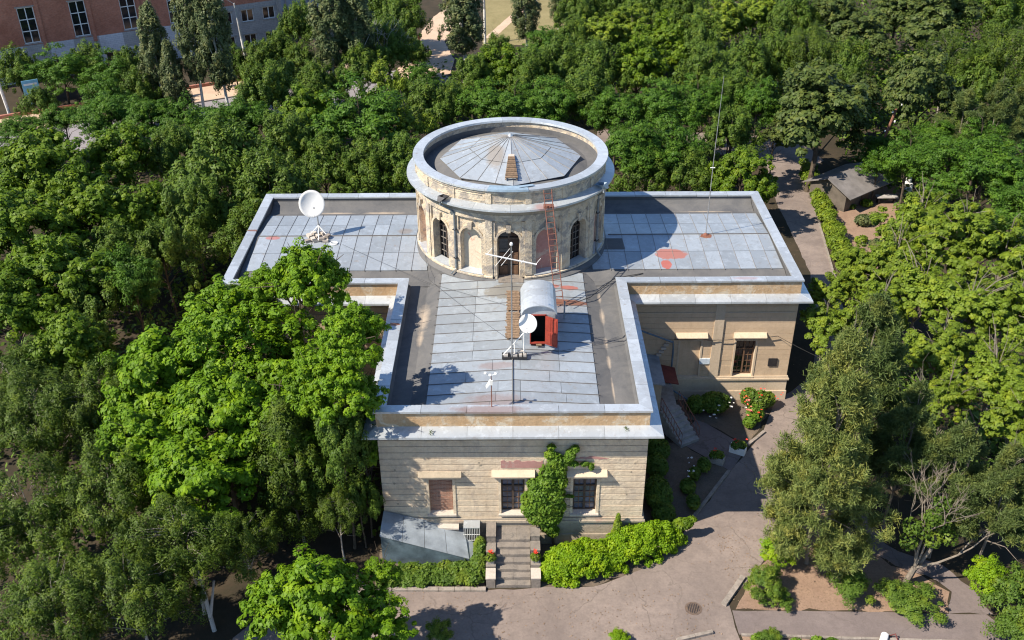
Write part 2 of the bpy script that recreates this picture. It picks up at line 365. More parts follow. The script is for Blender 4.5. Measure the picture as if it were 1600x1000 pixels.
poly('garden_patch', [(24.9, 23.5), (32.5, 24), (30.5, 17), (29.4, 11), (26, 9.5), (24.4, 10)], .01, 'soil')
# road upper left
dr = Vector((math.cos(R(29)), math.sin(R(29)), 0)); nr = Vector((-dr.y, dr.x, 0))
def rd(s, t, z=0): q = Vector((-40, 39.6, 0))+dr*s+nr*t; return (q.x, q.y)
def strip(name, t0, t1, z, mat, s0=-60, s1=60): poly(name, [rd(s0, t0), rd(s1, t0), rd(s1, t1), rd(s0, t1)], z, mat)
strip('road', -7.0, 1.5, .02, 'far_asphalt', -60, 36)
strip('pavement', 1.65, 6.2, .12, 'sand_pavement', -60, 28)
poly('sand_path', [(-10.0, 52), (-6.8, 55), (-6.6, 60), (-8.2, 68), (-6.0, 78), (-4, 92), (-7, 92), (-10.5, 78), (-12, 66), (-13, 54)], .03, 'sand_pavement')
poly('dry_lawn', [(-3.5, 66), (9, 66), (8, 95), (-4, 95)], .02, 'dry_lawn')
poly('lawn_path', [(-3.4, 69), (-2.2, 69), (3.6, 88), (2.6, 89)], .03, 'sand_pavement')
def kerb(name, p, q, n, h=.12, wd=.16, mat='kerb_stone', lab=None, cat='kerb'):
    p, q = Vector((*p, 0)), Vector((*q, 0)); d = (q-p); ln = d.length; d.normalize(); a = math.atan2(d.y, d.x)
    root = empty(name, p, lab, cat)
    me = None
    for i in range(n):
        s0 = ln*i/n+.008; s1 = ln*(i+1)/n-.008
        T = Matrix.Translation((p+d*s0)) @ Matrix.Rotation(a+random.uniform(-.008, .008), 4, 'Z')
        MB().box(0, s1-s0, -wd/2, wd/2, -.05, h+random.uniform(-.012, .012), T).build('kerb_stone', M[mat], root)
    return root
kerb('kerb', (8.25, -16.55), (11.2, -12.3), 6, lab='dark stone kerb between the shaded bed and the driveway')
kerb('kerb', (12.6, -10.2), (13.75, -9.05), 3, lab='short stone kerb beside the rose bed and planter')
kerb('kerb', (9.25, -21.35), (10.45, -19.7), 2, .16, .24, lab='thick loose kerb stones at the driveway corner by the round bush')
kerb('kerb', (11.75, -18.5), (12.35, -17.8), 2, .12, .2, lab='short kerb stones under the left skirt of the large pine')
kerb('kerb', (-6.2, -20.32), (-1.25, -20.38), 7, .12, .22, lab='low stone edging along the front of the ivy bed')
kerb('kerb', (9.7, -23.0), (21.5, -23.55), 14, .1, .12, lab='thin kerb along the lower side of the narrow path')
kerb('kerb', (6.9, -23.3), (8.5, -22.85), 2, .14, .16, lab='kerb stone in the bottom foreground by the manhole cover')
kerb('kerb', rd(-12, 6.3), rd(24, 6.3), 22, .45, .3, 'red_kerb', lab='low red brick edging between the pavement and the bushes')
kerb('kerb', rd(-40, 1.57), rd(26, 1.57), 40, .14, .15, lab='pale kerb between the far road and the sandy pavement')
kerb('kerb', (22.3, 7), (24.3, 21), 12, .1, .15, lab='kerb between the back road and the clipped hedge')

# ================================================================= OBSERVATORY
OB = empty('observatory', (0, -6, 0), 'old stone observatory with a round tower and grey metal roofs', 'building')
FX, FY, CY, WX, BY = 6.0, -17.39, -5.92, 15.5, 5.54
foot = [(-FX, FY), (FX, FY), (FX, CY), (WX, CY), (WX, BY), (-WX, BY), (-WX, CY), (-FX, CY)]
nF = len(foot)
def offv(i, off):
    p0 = Vector(foot[i-1]); p = Vector(foot[i]); p1 = Vector(foot[(i+1) % nF])
    e0 = (p-p0).normalized(); e1 = (p1-p).normalized(); n0 = Vector((e0.y, -e0.x)); n1 = Vector((e1.y, -e1.x))
    return p+(n0+n1)*off
def edge_seg(i, a, b, off, z):
    """point on edge i at fraction positions; mitres at ends"""
    return None
def ringpieces(name, prof, spacing, mat, parent=OB, gap=.004, jit=0):
    """profile of (off,z); one object per piece along each edge, mitred at the corners"""
    for i in range(nF):
        p, q = Vector(foot[i]), Vector(foot[(i+1) % nF]); ln = (q-p).length; d = (q-p)/ln; nrm = Vector((d.y, -d.x))
        k = max(1, round(ln/spacing))
        for j in range(k):
            s0, s1 = ln*j/k+gap, ln*(j+1)/k-gap
            def A(off, z, s=s0, first=(j == 0)):
                if first: v = offv(i, off); return (v.x, v.y, z)
                v = p+d*s+nrm*off; return (v.x, v.y, z)
            def B(off, z, s=s1, last=(j == k-1)):
                if last: v = offv((i+1) % nF, off); return (v.x, v.y, z)
                v = p+d*s+nrm*off; return (v.x, v.y, z)
            dz = random.uniform(-jit, jit)
            MB().extr([(o, z+dz) for o, z in prof], A, B).build(name, M[mat], parent)
# core walls (behind the stone courses)
wall = MB()
ins = .35
wall.prism([tuple(offv(i, -ins)) for i in range(nF)], 0, 6.95)
wall = wall.build('wall', M['front_stone'], OB)
def courses(y, x0, x1, zb, zt, n, holes, mat, name='stone_course', depth=.36, ch=.04, axis='x', sgn=1):
    """rusticated courses: one block object per run between openings; V joints"""
    h = (zt-zb)/n
    for k in range(n):
        z0, z1 = zb+k*h, zb+(k+1)*h
        cuts = sorted([(a, b) for a, b, c, d in holes if min(z1, d)-max(z0, c) > .5*h])
        xs = [x0]
        for a, b in cuts: xs += [a, b]
        xs.append(x1)
        for a, b in zip(xs[::2], xs[1::2]):
            if b-a < .05: continue
            pr = [(depth, z0), (ch*1.6, z0), (ch*1.6, z0+ch*.22), (0, z0+ch*.55), (0, z1-ch*.55), (ch*1.6, z1-ch*.22), (ch*1.6, z1), (depth, z1)]
            j = random.uniform(-.004, .006)
            if axis == 'x': A = lambda o, z, a=a: (a, y+(o+j)*sgn, z); B = lambda o, z, b=b: (b, y+(o+j)*sgn, z)
            else: A = lambda o, z, a=a: (y+(o+j)*sgn, a, z); B = lambda o, z, b=b: (y+(o+j)*sgn, b, z)
            MB().extr(pr, A, B).build(name, M[mat], wall)
zb, zt, nc = 1.62, 6.55, 14
ch = (zt-zb)/nc
def hz(z0, z1): return (zb+round((z0-zb)/ch)*ch, zb+round((z1-zb)/ch)*ch)
z0h, z1h = hz(1.7, 4.1)
W = [(-3.86, -2.78), (-.56, .52), (2.74, 3.82)]
fm = .13
courses(FY, -FX, FX, zb, zt, nc, [(a-fm, b+fm, z0h, z1h) for a, b in W], 'front_stone')
# side walls of the front wing and outer ends of the side wings
courses(FX, FY+.36, CY, zb, zt, nc, [], 'front_stone', axis='y', sgn=-1)
courses(-FX, FY+.36, CY, zb, zt, nc, [], 'front_stone', axis='y', sgn=1)
courses(WX, CY+.36, BY, zb, zt, nc, [(a, a+1.1, z0h, z1h) for a in (-3, 2)], 'wing_plaster', axis='y', sgn=-1, ch=.015)
courses(-WX, CY+.36, BY, zb, zt, nc, [(a, a+1.1, z0h, z1h) for a in (-3, 2)], 'wing_plaster', axis='y', sgn=1, ch=.015)
# plinth
def ringflat(name, off, z0, z1, mat, inner=-.34):
    for i in range(nF):
        a = lambda o, z, i=i: (*offv(i, o), z); b = lambda o, z, i=i: (*offv((i+1) % nF, o), z)
        m = 'front_plinth' if (mat == 'auto' and i in (0, 1, 7)) else ('wing_trim' if mat == 'auto' else mat)
        MB().extr([(inner, z0), (off, z0), (off, z1), (inner, z1)], a, b).build(name, M[m], OB)
ringflat('plinth', .10, 0, .62, 'auto'); ringflat('plinth', .05, .622, 1.38, 'auto')
for i in range(nF):
    if i == 0: continue
ringflat('sill_band', .13, 1.382, 1.50, 'auto'); ringflat('sill_band', .07, 1.502, 1.615, 'auto')
# top mouldings + cornice + parapet + coping
ringflat('frieze', .03, 6.552, 6.62, 'soffit'); ringflat('frieze', .16, 6.622, 6.70, 'soffit'); ringflat('frieze', .36, 6.702, 6.76, 'soffit', -.2)
ringpieces('cornice_sheet', [(-.02, 6.98), (.57, 6.80), (.585, 6.70), (.56, 6.70), (.545, 6.77), (-.02, 6.94)], 2.1, 'zinc', gap=.006, jit=.004)
ringflat('parapet', 0, 6.93, 7.70, 'parapet_plaster', -.38)
ringflat('parapet', .05, 7.702, 7.745, 'parapet_plaster', -.40)
ringflat('bitumen_upturn', -.385, 7.1, 7.70, 'bitumen', -.40)
ringpieces('coping_sheet', [(-.455, 7.80), (.085, 7.815), (.085, 7.72), (.075, 7.72), (.075, 7.75), (-.445, 7.75), (-.445, 7.70), (-.455, 7.70)], 2.0, 'zinc', gap=.009, jit=.012)

# windows of the walls
def surround(x0, x1, z0, z1, y, mat, parent, wd=fm, proud=.03, deep=.30):
    m = MB()
    m.box(x0-wd, x0, y-proud, y+deep, z0, z1); m.box(x1, x1+wd, y-proud, y+deep, z0, z1); m.box(x0-wd, x1+wd, y-proud, y+deep, z1, z1+wd)
    return m.build('window_surround', M[mat], parent)
def sill(x0, x1, z, y, mat, parent):
    m = MB(); m.extr([(.34, z-.14), (-.12, z-.14), (-.12, z-.06), (.34, z+.02)], lambda o, q: (x0-fm, y+o, q), lambda o, q: (x1+fm, y+o, q))
    return m.build('sill', M[mat], parent)
def hood(x0, x1, z, y, mat, parent, h=.24):
    m = MB(); m.extr([(.0, z-.1), (-.12, z-.1), (-.28, z), (-.28, z+.05), (-.02, z+h), (.0, z+h)], lambda o, q: (x0, y+o, q), lambda o, q: (x1, y+o, q))
    return m.build('window_hood', M[mat], parent)
def sash(x0, x1, z0, z1, y, parent, nx=2, nz=4, wood='dark_wood', transom=.72, bars=True):
    fr = MB(); t = .075
    fr.box(x0, x0+t, y-.05, y+.05, z0, z1); fr.box(x1-t, x1, y-.05, y+.05, z0, z1)
    fr.box(x0+t, x1-t, y-.05, y+.05, z0, z0+t); fr.box(x0+t, x1-t, y-.05, y+.05, z1-t, z1)
    xm = (x0+x1)/2; fr.box(xm-.05, xm+.05, y-.055, y+.045, z0+t, z1-t)
    zt_ = z0+(z1-z0)*transom; fr.box(x0+t, x1-t, y-.057, y+.043, zt_-.04, zt_+.04)
    win = fr.build('window', M[wood], parent)
    MB().box(x0+t, x1-t, y+.012, y+.03, z0+t, z1-t).build('pane', M['curtain_glass' if y < -10 else 'glass_dark'], win)
    mm = MB()
    for a, b in ((x0+t, xm-.05), (xm+.05, x1-t)):
        for k in range(1, nz): z = z0+t+(zt_-.04-z0-t)*k/nz; mm.box(a, b, y-.02, y+.02, z-.014, z+.014)
        mm.box((a+b)/2-.014, (a+b)/2+.014, y-.022, y+.018, z0+t, z1-t)
    mm.build('glazing_bar', M['brown_wood'], win)
    return win
for k, (a, b) in enumerate(W):
    zlo, zhi = 1.95, z1h-fm
    sr = surround(a, b, zlo-.1, zhi, FY, 'front_stone', OB)
    sill(a, b, zlo-.02, FY, 'pale_stone', OB)
    MB().box(a-fm, b+fm, FY+.01, FY+.34, z0h, zlo-.17).build('apron', M['front_stone'], OB)
    if k == 0:
        nb = 0
        bm_ = MB(); bm_.box(a, b, FY+.22, FY+.34, zlo-.1, zhi); inf = bm_.build('brick_infill', M['brick_red'], OB)
        rows = 26; rh = (zhi-zlo+.1)/rows; st = MB()
        for r_ in range(rows):
            x = a - (.13 if r_ % 2 else 0)
            while x < b:
                xa, xb = max(a, x+.006), min(b, x+.254)
                if xb-xa > .04:
                    pj = random.uniform(0, .018); st.box(xa, xb, FY+.205-pj, FY+.22, zlo-.1+r_*rh+.006, zlo-.1+(r_+1)*rh-.006)
                x += .26
        q = st.build('bricks', M['brick_red'], OB); q['kind'] = 'stuff'
    else:
        sash(a, b, zlo-.04, zhi, FY+.24, OB)
        hx = (-.98, .98) if k == 1 else (2.42, 4.25)
        hood(hx[0], hx[1], z1h+.15, FY, 'wing_trim', OB)
hood(-4.3, -2.35, z1h+.15, FY, 'soffit', OB, .16)
# painted band over the door window (pink primer left bare)
def jag(x0, x1, z0, z1, yy, seed, both=True):
    rg = random.Random(seed); n = 14; P = [(x0+(x1-x0)*k/n, z0+(rg.uniform(0, .10) if both else 0)) for k in range(n+1)]+[(x0+(x1-x0)*k/n, z1-rg.uniform(0, .14)) for k in range(n, -1, -1)]
    MB().extr(P, lambda x, z: (x, yy, z), lambda x, z: (x, FY+.01, z)).build('paint_patch', M['pink_paint'], OB)
jag(-.55, 1.35, 4.60, 5.06, FY-.012, 1, False); jag(2.3, 4.3, 5.04, 5.26, FY-.010, 2)
for k in range(9):
    hx_, hz_ = random.choice((-5.2, -4.7, -2.0, -1.4, 4.9, 5.4))+random.uniform(-.3, .3), random.uniform(2.3, 5.6)
    P = [(hx_+.05*random.uniform(.6, 1.3)*math.cos(a), hz_+.05*random.uniform(.6, 1.3)*math.sin(a)) for a in [i*.785 for i in range(8)]]
    MB().extr(P, lambda x, z: (x, FY-.008, z), lambda x, z: (x, FY+.01, z)).build('wall_pit', M['soffit'], OB)
# left wing / right wing facades
for sg in (1, -1):
    X = lambda a: a*sg
    def rng(a, b): return (min(a*sg, b*sg), max(a*sg, b*sg))
    wins = [(9.3, 10.45), (12.4, 13.5)]
    zw0, zw1 = hz(1.75, 4.15)
    xs = sorted([X(6.0), X(15.5)])
    pil = rng(11.06, 11.58)
    hl = [(rng(a, b)[0]-.1, rng(a, b)[1]+.1, zw0, zw1) for a, b in wins]+[(pil[0], pil[1], 1.5, 7)]
    courses(CY, xs[0], xs[1], zb, zt, nc, hl, 'wing_plaster', ch=.014)
    MB().box(pil[0], pil[1], CY-.06, CY+.3, 1.62, 6.55).build('pilaster', M['wing_trim'], OB)
    for k, (a, b) in enumerate(wins):
        a, b = rng(a, b)
        surround(a, b, zw0, zw1-.1, CY, 'wing_trim', OB, .1, .03)
        hx = rng(9.0, 10.75) if k == 0 else rng(12.2, 14.0)
        hood(hx[0], hx[1], zw1+.2, CY, 'wing_trim', OB)
        if k == 0: MB().box(a, b, CY+.12, CY+.3, zw0, zw1-.1).build('blind_panel', M['wing_plaster'], OB)
        else:
            sash(a, b, zw0+.02, zw1-.1, CY+.26, OB, wood='brown_wood')
            m = MB(); m.extr([(.34, zw0-.08), (-.10, zw0-.08), (-.10, zw0-.02), (.34, zw0+.03)], lambda o, q: (a-.1, CY+o, q), lambda o, q: (b+.1, CY+o, q)); m.build('sill', M['wing_trim'], OB)
    MB().box(*rng(6.2, 15.4), CY-.045, CY+.01, 5.78, 5.83).build('string_course', M['wing_trim'], OB)
# things fixed to the right wing wall
MB().box(14.33, 14.83, CY-.06, CY+.05, 2.30, 2.80).build('vent_frame', M['dark_metal'], OB)
sg_ = MB().box(10.46, 11.04, CY-.05, CY-.008, 2.45, 2.83); sg_ = top('wall_sign', sg_, M['sign_white'], (10.75, CY-.01, 2.45), 'white notice board with blue-grey print on the right wing wall', 'sign')
pm = MB()
for k in range(4): pm.box(10.52, 10.98-.08*(k % 2), CY-.054, CY-.0505, 2.53+k*.07, 2.545+k*.07)
pm.build('lettering', M['sign_print'], sg_)

# --------------------------------------------------------------- roofs
roof = MB()
# front wing deck: profile across x ; wings: profile across y
fp = [(-5.62, 7.33), (-5.5, 7.18), (-4.6, 7.13), (-3.87, 7.36), (0, 7.62), (3.87, 7.36), (4.6, 7.13), (5.5, 7.18), (5.62, 7.33)]
n = len(fp)
roof.add([(x, -16.95, z) for x, z in fp]+[(x, -5.3 if abs(x) > 3.9 else -3.6, z) for x, z in fp], [(i, i+1, n+i+1, n+i) for i in range(n-1)])
wp = [(-5.48, 7.33), (-5.36, 7.18), (-4.7, 7.13), (-3.87, 7.37), (-.1, 7.62), (3.22, 7.37), (4.0, 7.15), (4.9, 7.3), (5.1, 7.5)]
n = len(wp)
for xa, xb in ((-15.06, 15.06),):
    pass
def wingdeck(xa, xb, crop=None):
    roof.add([(xa, y, z) for y, z in wp]+[(xb, y, z) for y, z in wp], [(i, n+i, n+i+1, i+1) for i in range(n-1)])
wingdeck(-15.06, -5.55); wingdeck(5.55, 15.06)
wp2 = [(-5.3, 7.17)]+wp[2:]; n2_ = len(wp2)
roof.add([(-5.55, y, z) for y, z in wp2]+[(5.55, y, z) for y, z in wp2], [(i, n2_+i, n2_+i+1, i+1) for i in range(n2_-1)])
roof = roof.build('roof', M['bitumen'], OB)
def zf(x): return 7.63-abs(x)/3.87*.26
def zw(y): return 7.63-(abs(y+.1)/3.77*.25 if y < -.1 else (y+.1)/3.32*.25)
def slab4(pts, t=.012):
    m = MB(); m.add([(x, y, z+.012) for x, y, z in pts]+[(x, y, z+.012+t) for x, y, z in pts], [(3, 2, 1, 0), (4, 5, 6, 7), (0, 1, 5, 4), (1, 2, 6, 5), (2, 3, 7, 6), (3, 0, 4, 7)]); return m
def rib(p, q, wd=.03, h=.05, mat='seam'):
    p, q = Vector(p), Vector(q); d = (q-p).normalized(); s = Vector((-d.y, d.x, 0)).normalized()*wd/2; u = Vector((0, 0, h)); b = Vector((0, 0, .012))
    m = MB(); m.add([p-s+b, p+s+b, p+s*.6+u, p-s*.6+u, q-s+b, q+s+b, q+s*.6+u, q-s*.6+u], [(0, 1, 2, 3), (7, 6, 5, 4), (0, 4, 5, 1), (1, 5, 6, 2), (2, 6, 7, 3), (3, 7, 4, 0)])
    m.build('seam', M[mat], roof)
ys = [-16.98, -16.41, -15.7, -14.85, -13.98, -13.1, -12.25, -11.4, -10.5, -9.63, -8.7, -7.87, -7.03, -6.2, -5.35, -4.3]
for side in (-1, 1):
    for i in range(len(ys)-1):
        y0, y1 = ys[i]+.006, ys[i+1]-.006; cut = [0, random.choice((.8, 1.5, 2.3))+random.uniform(-.25, .25), 3.87]
        if i > 4: cut[1] = 1.9+random.uniform(-.05, .05) if side < 0 else 2.2
        if side > 0 and i in (2, 4, 1): cut = [0, .35, 2.2+.2*(i % 2), 3.87]
        for a, b in zip(cut[:-1], cut[1:]):
            a, b = a+.008, b-.008; dz = random.uniform(0, .006)
            slab4([(side*a, y0, zf(a)+dz), (side*b, y0, zf(b)+dz), (side*b, y1, zf(b)), (side*a, y1, zf(a))]).build('roof_sheet', M['roof_metal'], roof)
    for y in ys[1:]:
        rib((0, y+random.uniform(-.02, .02), zf(0)), (side*(3.87+.1), y, zf(3.87)))
rib((0, -17.0, 7.65), (0, -12.9, 7.65), .05, .07)
for side, xs_ in ((1, [4.45, 5.45, 6.4, 7.3, 8.2, 9.1, 10.0, 10.9, 11.75, 12.62, 13.5, 14.34, 15.0]), (-1, [4.72, 5.6, 6.47, 7.33, 8.19, 9.05, 9.92, 10.8, 11.6, 12.4, 13.2, 14.05, 14.8])):
    for i in range(len(xs_)-1):
        a, b = xs_[i]+.008, xs_[i+1]-.008
        for ya, yb in ((-3.87, -2.0), (-1.98, -.1), (-.1, 1.6), (1.62, 3.22)):
            ya, yb = ya+.006, yb-.006
            slab4([(side*a, ya, zw(ya)), (side*b, ya, zw(ya)+random.uniform(0, .005)), (side*b, yb, zw(yb)), (side*a, yb, zw(yb))]).build('roof_sheet', M['roof_metal'], roof)
    for x in xs_[1:-1]:
        xo = .22 if side > 0 else .0
        ml = 'seam' if side < 0 else 'seam_light'; rib((side*x, -3.95, zw(-3.87)), (side*x, -.12, 7.63), .026, .045, ml); rib((side*x, -.08, 7.63), (side*x, 3.3, zw(3.22)), .026, .045, ml)
    rib((side*(5.6 if side > 0 else 5.6), -.1, 7.64), (side*xs_[-1], -.1, 7.64), .05, .06)
# small dark tar patch near the tower
slab4([(5.1, -1.75, zw(-1.75)+.02), (6.45, -1.75, zw(-1.75)+.02), (6.4, -.55, zw(-.55)+.02), (5.1, -.55, zw(-.55)+.02)]).build('tar_patch', M['bitumen'], roof)

# --------------------------------------------------------------- tower
TX = -.07
def onT(a, r, z): return (TX+r*math.sin(a), -r*math.cos(a), z)
B22 = R(22.5); off0 = R(-1.3)
RD = 5.25
def bay(a0, a1, kind):
    """wall of one bay, opening with a round arch (kind: None, 'door', 'win', 'niche')"""
    m = MB(); Z0, Z1 = 7.45, 11.45
    ac = (a0+a1)/2; hw = .60/RD
    zs, zo = 9.87, (7.47 if kind == 'door' else 7.86)
    nx = 12
    def top_z(a): t = (a-ac)/hw; return zs+.60*math.sqrt(max(0, 1-t*t))
    for s, e in ((a0, ac-hw), (ac+hw, a1)):
        for k in range(3):
            p, q = s+(e-s)*k/3, s+(e-s)*(k+1)/3
            m.add([onT(p, RD, Z0), onT(q, RD, Z0), onT(q, RD, Z1), onT(p, RD, Z1)], [(0, 1, 2, 3)])
    for k in range(nx):
        p, q = ac-hw+2*hw*k/nx, ac-hw+2*hw*(k+1)/nx
        m.add([onT(p, RD, top_z(p)), onT(q, RD, top_z(q)), onT(q, RD, Z1), onT(p, RD, Z1)], [(0, 1, 2, 3)])
        m.add([onT(p, RD, Z0), onT(q, RD, Z0), onT(q, RD, zo), onT(p, RD, zo)], [(0, 1, 2, 3)])
        m.add([onT(p, RD-.36, top_z(p)), onT(q, RD-.36, top_z(q)), onT(q, RD, top_z(q)), onT(p, RD, top_z(p))], [(0, 1, 2, 3)])
        m.add([onT(p, RD, zo), onT(q, RD, zo), onT(q, RD-.36, zo+.06), onT(p, RD-.36, zo+.06)], [(0, 1, 2, 3)])
    for a in (ac-hw, ac+hw):
        m.add([onT(a, RD, zo), onT(a, RD, zs), onT(a, RD-.36, zs), onT(a, RD-.36, zo)], [(0, 1, 2, 3)])
    return m
bays = {0: 'door', 1: 'niche_pink', 2: 'win', 3: 'niche_pink', -1: 'niche', -2: 'win', -3: 'brick', 4: 'win', -4: 'win'}
drum = MB()
for k in range(16):
    kk = k if k <= 8 else k-16
    b_ = bay(off0+(kk-.5)*B22, off0+(kk+.5)*B22, bays.get(kk, 'niche')); drum.add(b_.v, b_.f)
drum = drum.build('tower_wall', M['drum_plaster'], OB, autofix=False)
def archpath(ac, hw_m, r, zs, zo, n=12):
    """outline (angle,z) from lower left up over the arch to lower right with half width hw_m metres"""
    pts = [(ac-hw_m/r, zo)]
    for k in range(n+1):
        t = math.pi-math.pi*k/n; pts.append((ac+hw_m*math.cos(t)/r, zs+hw_m*math.sin(t)))
    pts.append((ac+hw_m/r, zo)); return pts
for k in range(-5, 6):
    ac = off0+k*B22; kind = bays.get(k, 'niche')
    zo = 7.47 if kind == 'door' else 7.86
    # archivolt moulding
    for (w0, w1, pr) in ((.61, .73, .09),):
        pi_, po_ = archpath(ac, w0, RD, 9.87, zo), archpath(ac, w1, RD, 9.87, zo); m = MB(); n = len(pi_)
        vs = [onT(a, RD-.02, z) for a, z in pi_]+[onT(a, RD+pr, z) for a, z in pi_]+[onT(a, RD+pr, z) for a, z in po_]+[onT(a, RD-.02, z) for a, z in po_]
        m.add(vs, [(j*n+i, j*n+i+1, ((j+1) % 4)*n+i+1, ((j+1) % 4)*n+i) for j in range(4) for i in range(n-1)])
        m.build('arch_moulding', M['drum_plaster'], OB, autofix=False)
    # keystone and impost blocks
    m = MB(); m.extr([(0, 0)]*0+[(-.10, 10.42), (.10, 10.42), (.13, 10.86), (-.13, 10.86)], lambda p, z: onT(ac+p/RD, RD-.02, z), lambda p, z: onT(ac+p/RD, RD+.16, z)); m.build('keystone', M['drum_plaster'], OB)
    for s in (-1, 1):
        MB().extr([(s*.60, 9.78), (s*.80, 9.78), (s*.80, 9.88), (s*.60, 9.88)], lambda p, z: onT(ac+p/RD, RD-.02, z), lambda p, z: onT(ac+p/RD, RD+.07, z)).build('impost', M['drum_plaster'], OB)
    # raised frame of the bay
    a0, a1 = ac-B22/2, ac+B22/2
    MB().arc([(RD-.02, zo), (RD+.15, zo), (RD+.15, 11.08), (RD-.02, 11.08)], a0-.035, a0+.035, 2, TX, 0).build('pier_strip', M['drum_plaster'], OB)
    MB().arc([(RD-.02, 7.75), (RD+.10, 7.75), (RD+.10, 9.0), (RD+.09, 11.02), (RD-.02, 11.02)], a0-.062, a0+.062, 3, TX, 0).build('pier', M['drum_plaster'], OB)
    # infill
    mat = {'door': None, 'niche': 'drum_niche', 'niche_pink': 'drum_niche_pink', 'win': None, 'brick': 'brick_orange'}[kind]
    ri = RD-.26 if mat else RD-.30
    pts = archpath(ac, .62, ri, 9.87, zo-.02, 14)
    if mat:
        m = MB(); m.add([onT(a, ri, z) for a, z in pts], [tuple(range(len(pts)))]); m.build('niche_infill', M[mat], OB, autofix=False)
    else:
        # flat joinery set in the opening
        T = Matrix.Translation((TX, 0, 0)) @ Matrix.Rotation(ac, 4, 'Z')
        fr = MB(); t = .06; y = -ri+.12; H = 9.87
        fr.box(-.60, -.52, y-.05, y+.04, zo, H, T); fr.box(.52, .60, y-.05, y+.04, zo, H, T); fr.box(-.04, .04, y-.055, y+.035, zo, 10.45, T)
        fr.box(-.52, .52, y-.058, y+.03, H-.07, H+.03, T)
        arcp = [(.60*math.cos(q), H+.60*math.sin(q)) for q in [math.pi*i/12 for i in range(13)]]; arci = [(.52*math.cos(q), H+.52*math.sin(q)) for q in [math.pi*i/12 for i in range(13)]]
        vs = [T @ Vector((x, y-.05, z)) for x, z in arcp]+[T @ Vector((x, y-.05, z)) for x, z in arci]+[T @ Vector((x, y+.04, z)) for x, z in arci]
        fr.add(vs, [(i, i+1, 13+i+1, 13+i) for i in range(12)]+[(13+i, 13+i+1, 26+i+1, 26+i) for i in range(12)])
        nm = 'tower_door' if kind == 'door' else 'window'
        wd_ = fr.build(nm, M['dark_wood'], OB)
        pn = MB(); pp = [(-.6, zo)]+arcp[::-1]+[(.6, zo)]
        pn.add([T @ Vector((x, y+.02, z)) for x, z in pp], [tuple(range(len(pp)))]); pn.build('pane', M['glass_dark'], wd_, autofix=False)
        gb = MB()
        if kind == 'door':
            for s in (-1, 1):
                for q0, q1 in ((zo+.02, zo+.75), (zo+.85, zo+1.45)):
                    c = s*.28; gb.box(c-.21, c+.21, y-.03, y+.01, q0, q1, T); gb.box(c-.14, c+.14, y-.045, y-.03, q0+.08, q1-.08, T)
                gb.box(s*.28-.22, s*.28+.22, y-.04, y+.01, zo+1.45, zo+1.52, T)
            gb.build('door_leaf', M['brown_wood'], wd_)
        else:
            for q in range(1, 5): z = zo+(H-zo)*q/5; gb.box(-.52, .52, y-.03, y+.01, z-.02, z+.02, T)
            for s in (-.28, .28): gb.box(s-.013, s+.013, y-.028, y+.008, zo, H+.4, T)
            gb.build('glazing_bar', M['grey_plank'], wd_)
    if kind in ('win', 'niche', 'niche_pink', 'brick'):
        MB().arc([(RD-.34, zo+.075), (RD+.16, zo-.02), (RD+.16, zo-.05), (RD-.34, zo+.0)], ac-.135, ac+.135, 5, TX, 0).build('sill', M['zinc'], OB)
# base ledge, interrupted by the door
MB().arc([(RD-.1, 7.4), (RD+.16, 7.4), (RD+.16, 7.66), (RD+.22, 7.68), (RD+.22, 7.76), (RD-.1, 7.84)], off0+.16, off0+2*math.pi-.16, 96, TX, 0).build('base_ledge', M['drum_plaster'], OB)
MB().arc([(RD+.1, 7.2), (RD+.42, 7.30 if 0 else 7.25), (RD+.42, 7.5), (RD+.165, 7.66), (RD+.1, 7.6)], off0+.13, off0+2*math.pi-.13, 96, TX, 0).build('base_flashing', M['bitumen'], OB)
MB().box(-.75, .6, -5.75, -4.95, 7.3, 7.66).build('door_step', M['old_stone'], OB)
# frieze mouldings and cornice
MB().arc([(RD-.1, 11.09), (RD+.17, 11.09), (RD+.17, 11.425), (RD-.1, 11.425)], 0, 2*math.pi, 96, TX, 0, False).build('frieze', M['drum_plaster'], OB)
MB().arc([(RD-.1, 11.42), (RD+.16, 11.43), (RD+.20, 11.60), (RD+.40, 11.72), (RD+.42, 11.80), (RD-.1, 11.86)], 0, 2*math.pi, 96, TX, 0, False).build('cornice_moulding', M['soffit'], OB)
for k in range(18):
    a = 2*math.pi*k/18
    MB().arc([(5.28, 12.02), (5.83, 11.90), (5.84, 11.80), (5.80, 11.80), (5.79, 11.86), (5.28, 11.96)], a+.001, a+2*math.pi/18-.001, 6, TX, 0).build('cornice_sheet', M['zinc'], OB)
    MB().arc([(4.86, 12.86), (5.44, 12.86), (5.445, 12.76), (5.43, 12.76), (5.42, 12.82), (4.88, 12.82), (4.87, 12.74), (4.85, 12.74)], a+.10, a+.10+2*math.pi/18-.0015, 6, TX, 0).build('coping_sheet', M['zinc'], OB)
MB().arc([(4.95, 12.0), (5.31, 12.0), (5.31, 12.74), (4.95, 12.74)], 0, 2*math.pi, 96, TX, 0, False).build('tower_parapet', M['drum_plaster'], OB)
MB().arc([(5.30, 12.62), (5.37, 12.62), (5.38, 12.74), (5.30, 12.74)], 0, 2*math.pi, 96, TX, 0, False).build('parapet_moulding', M['drum_plaster'], OB)
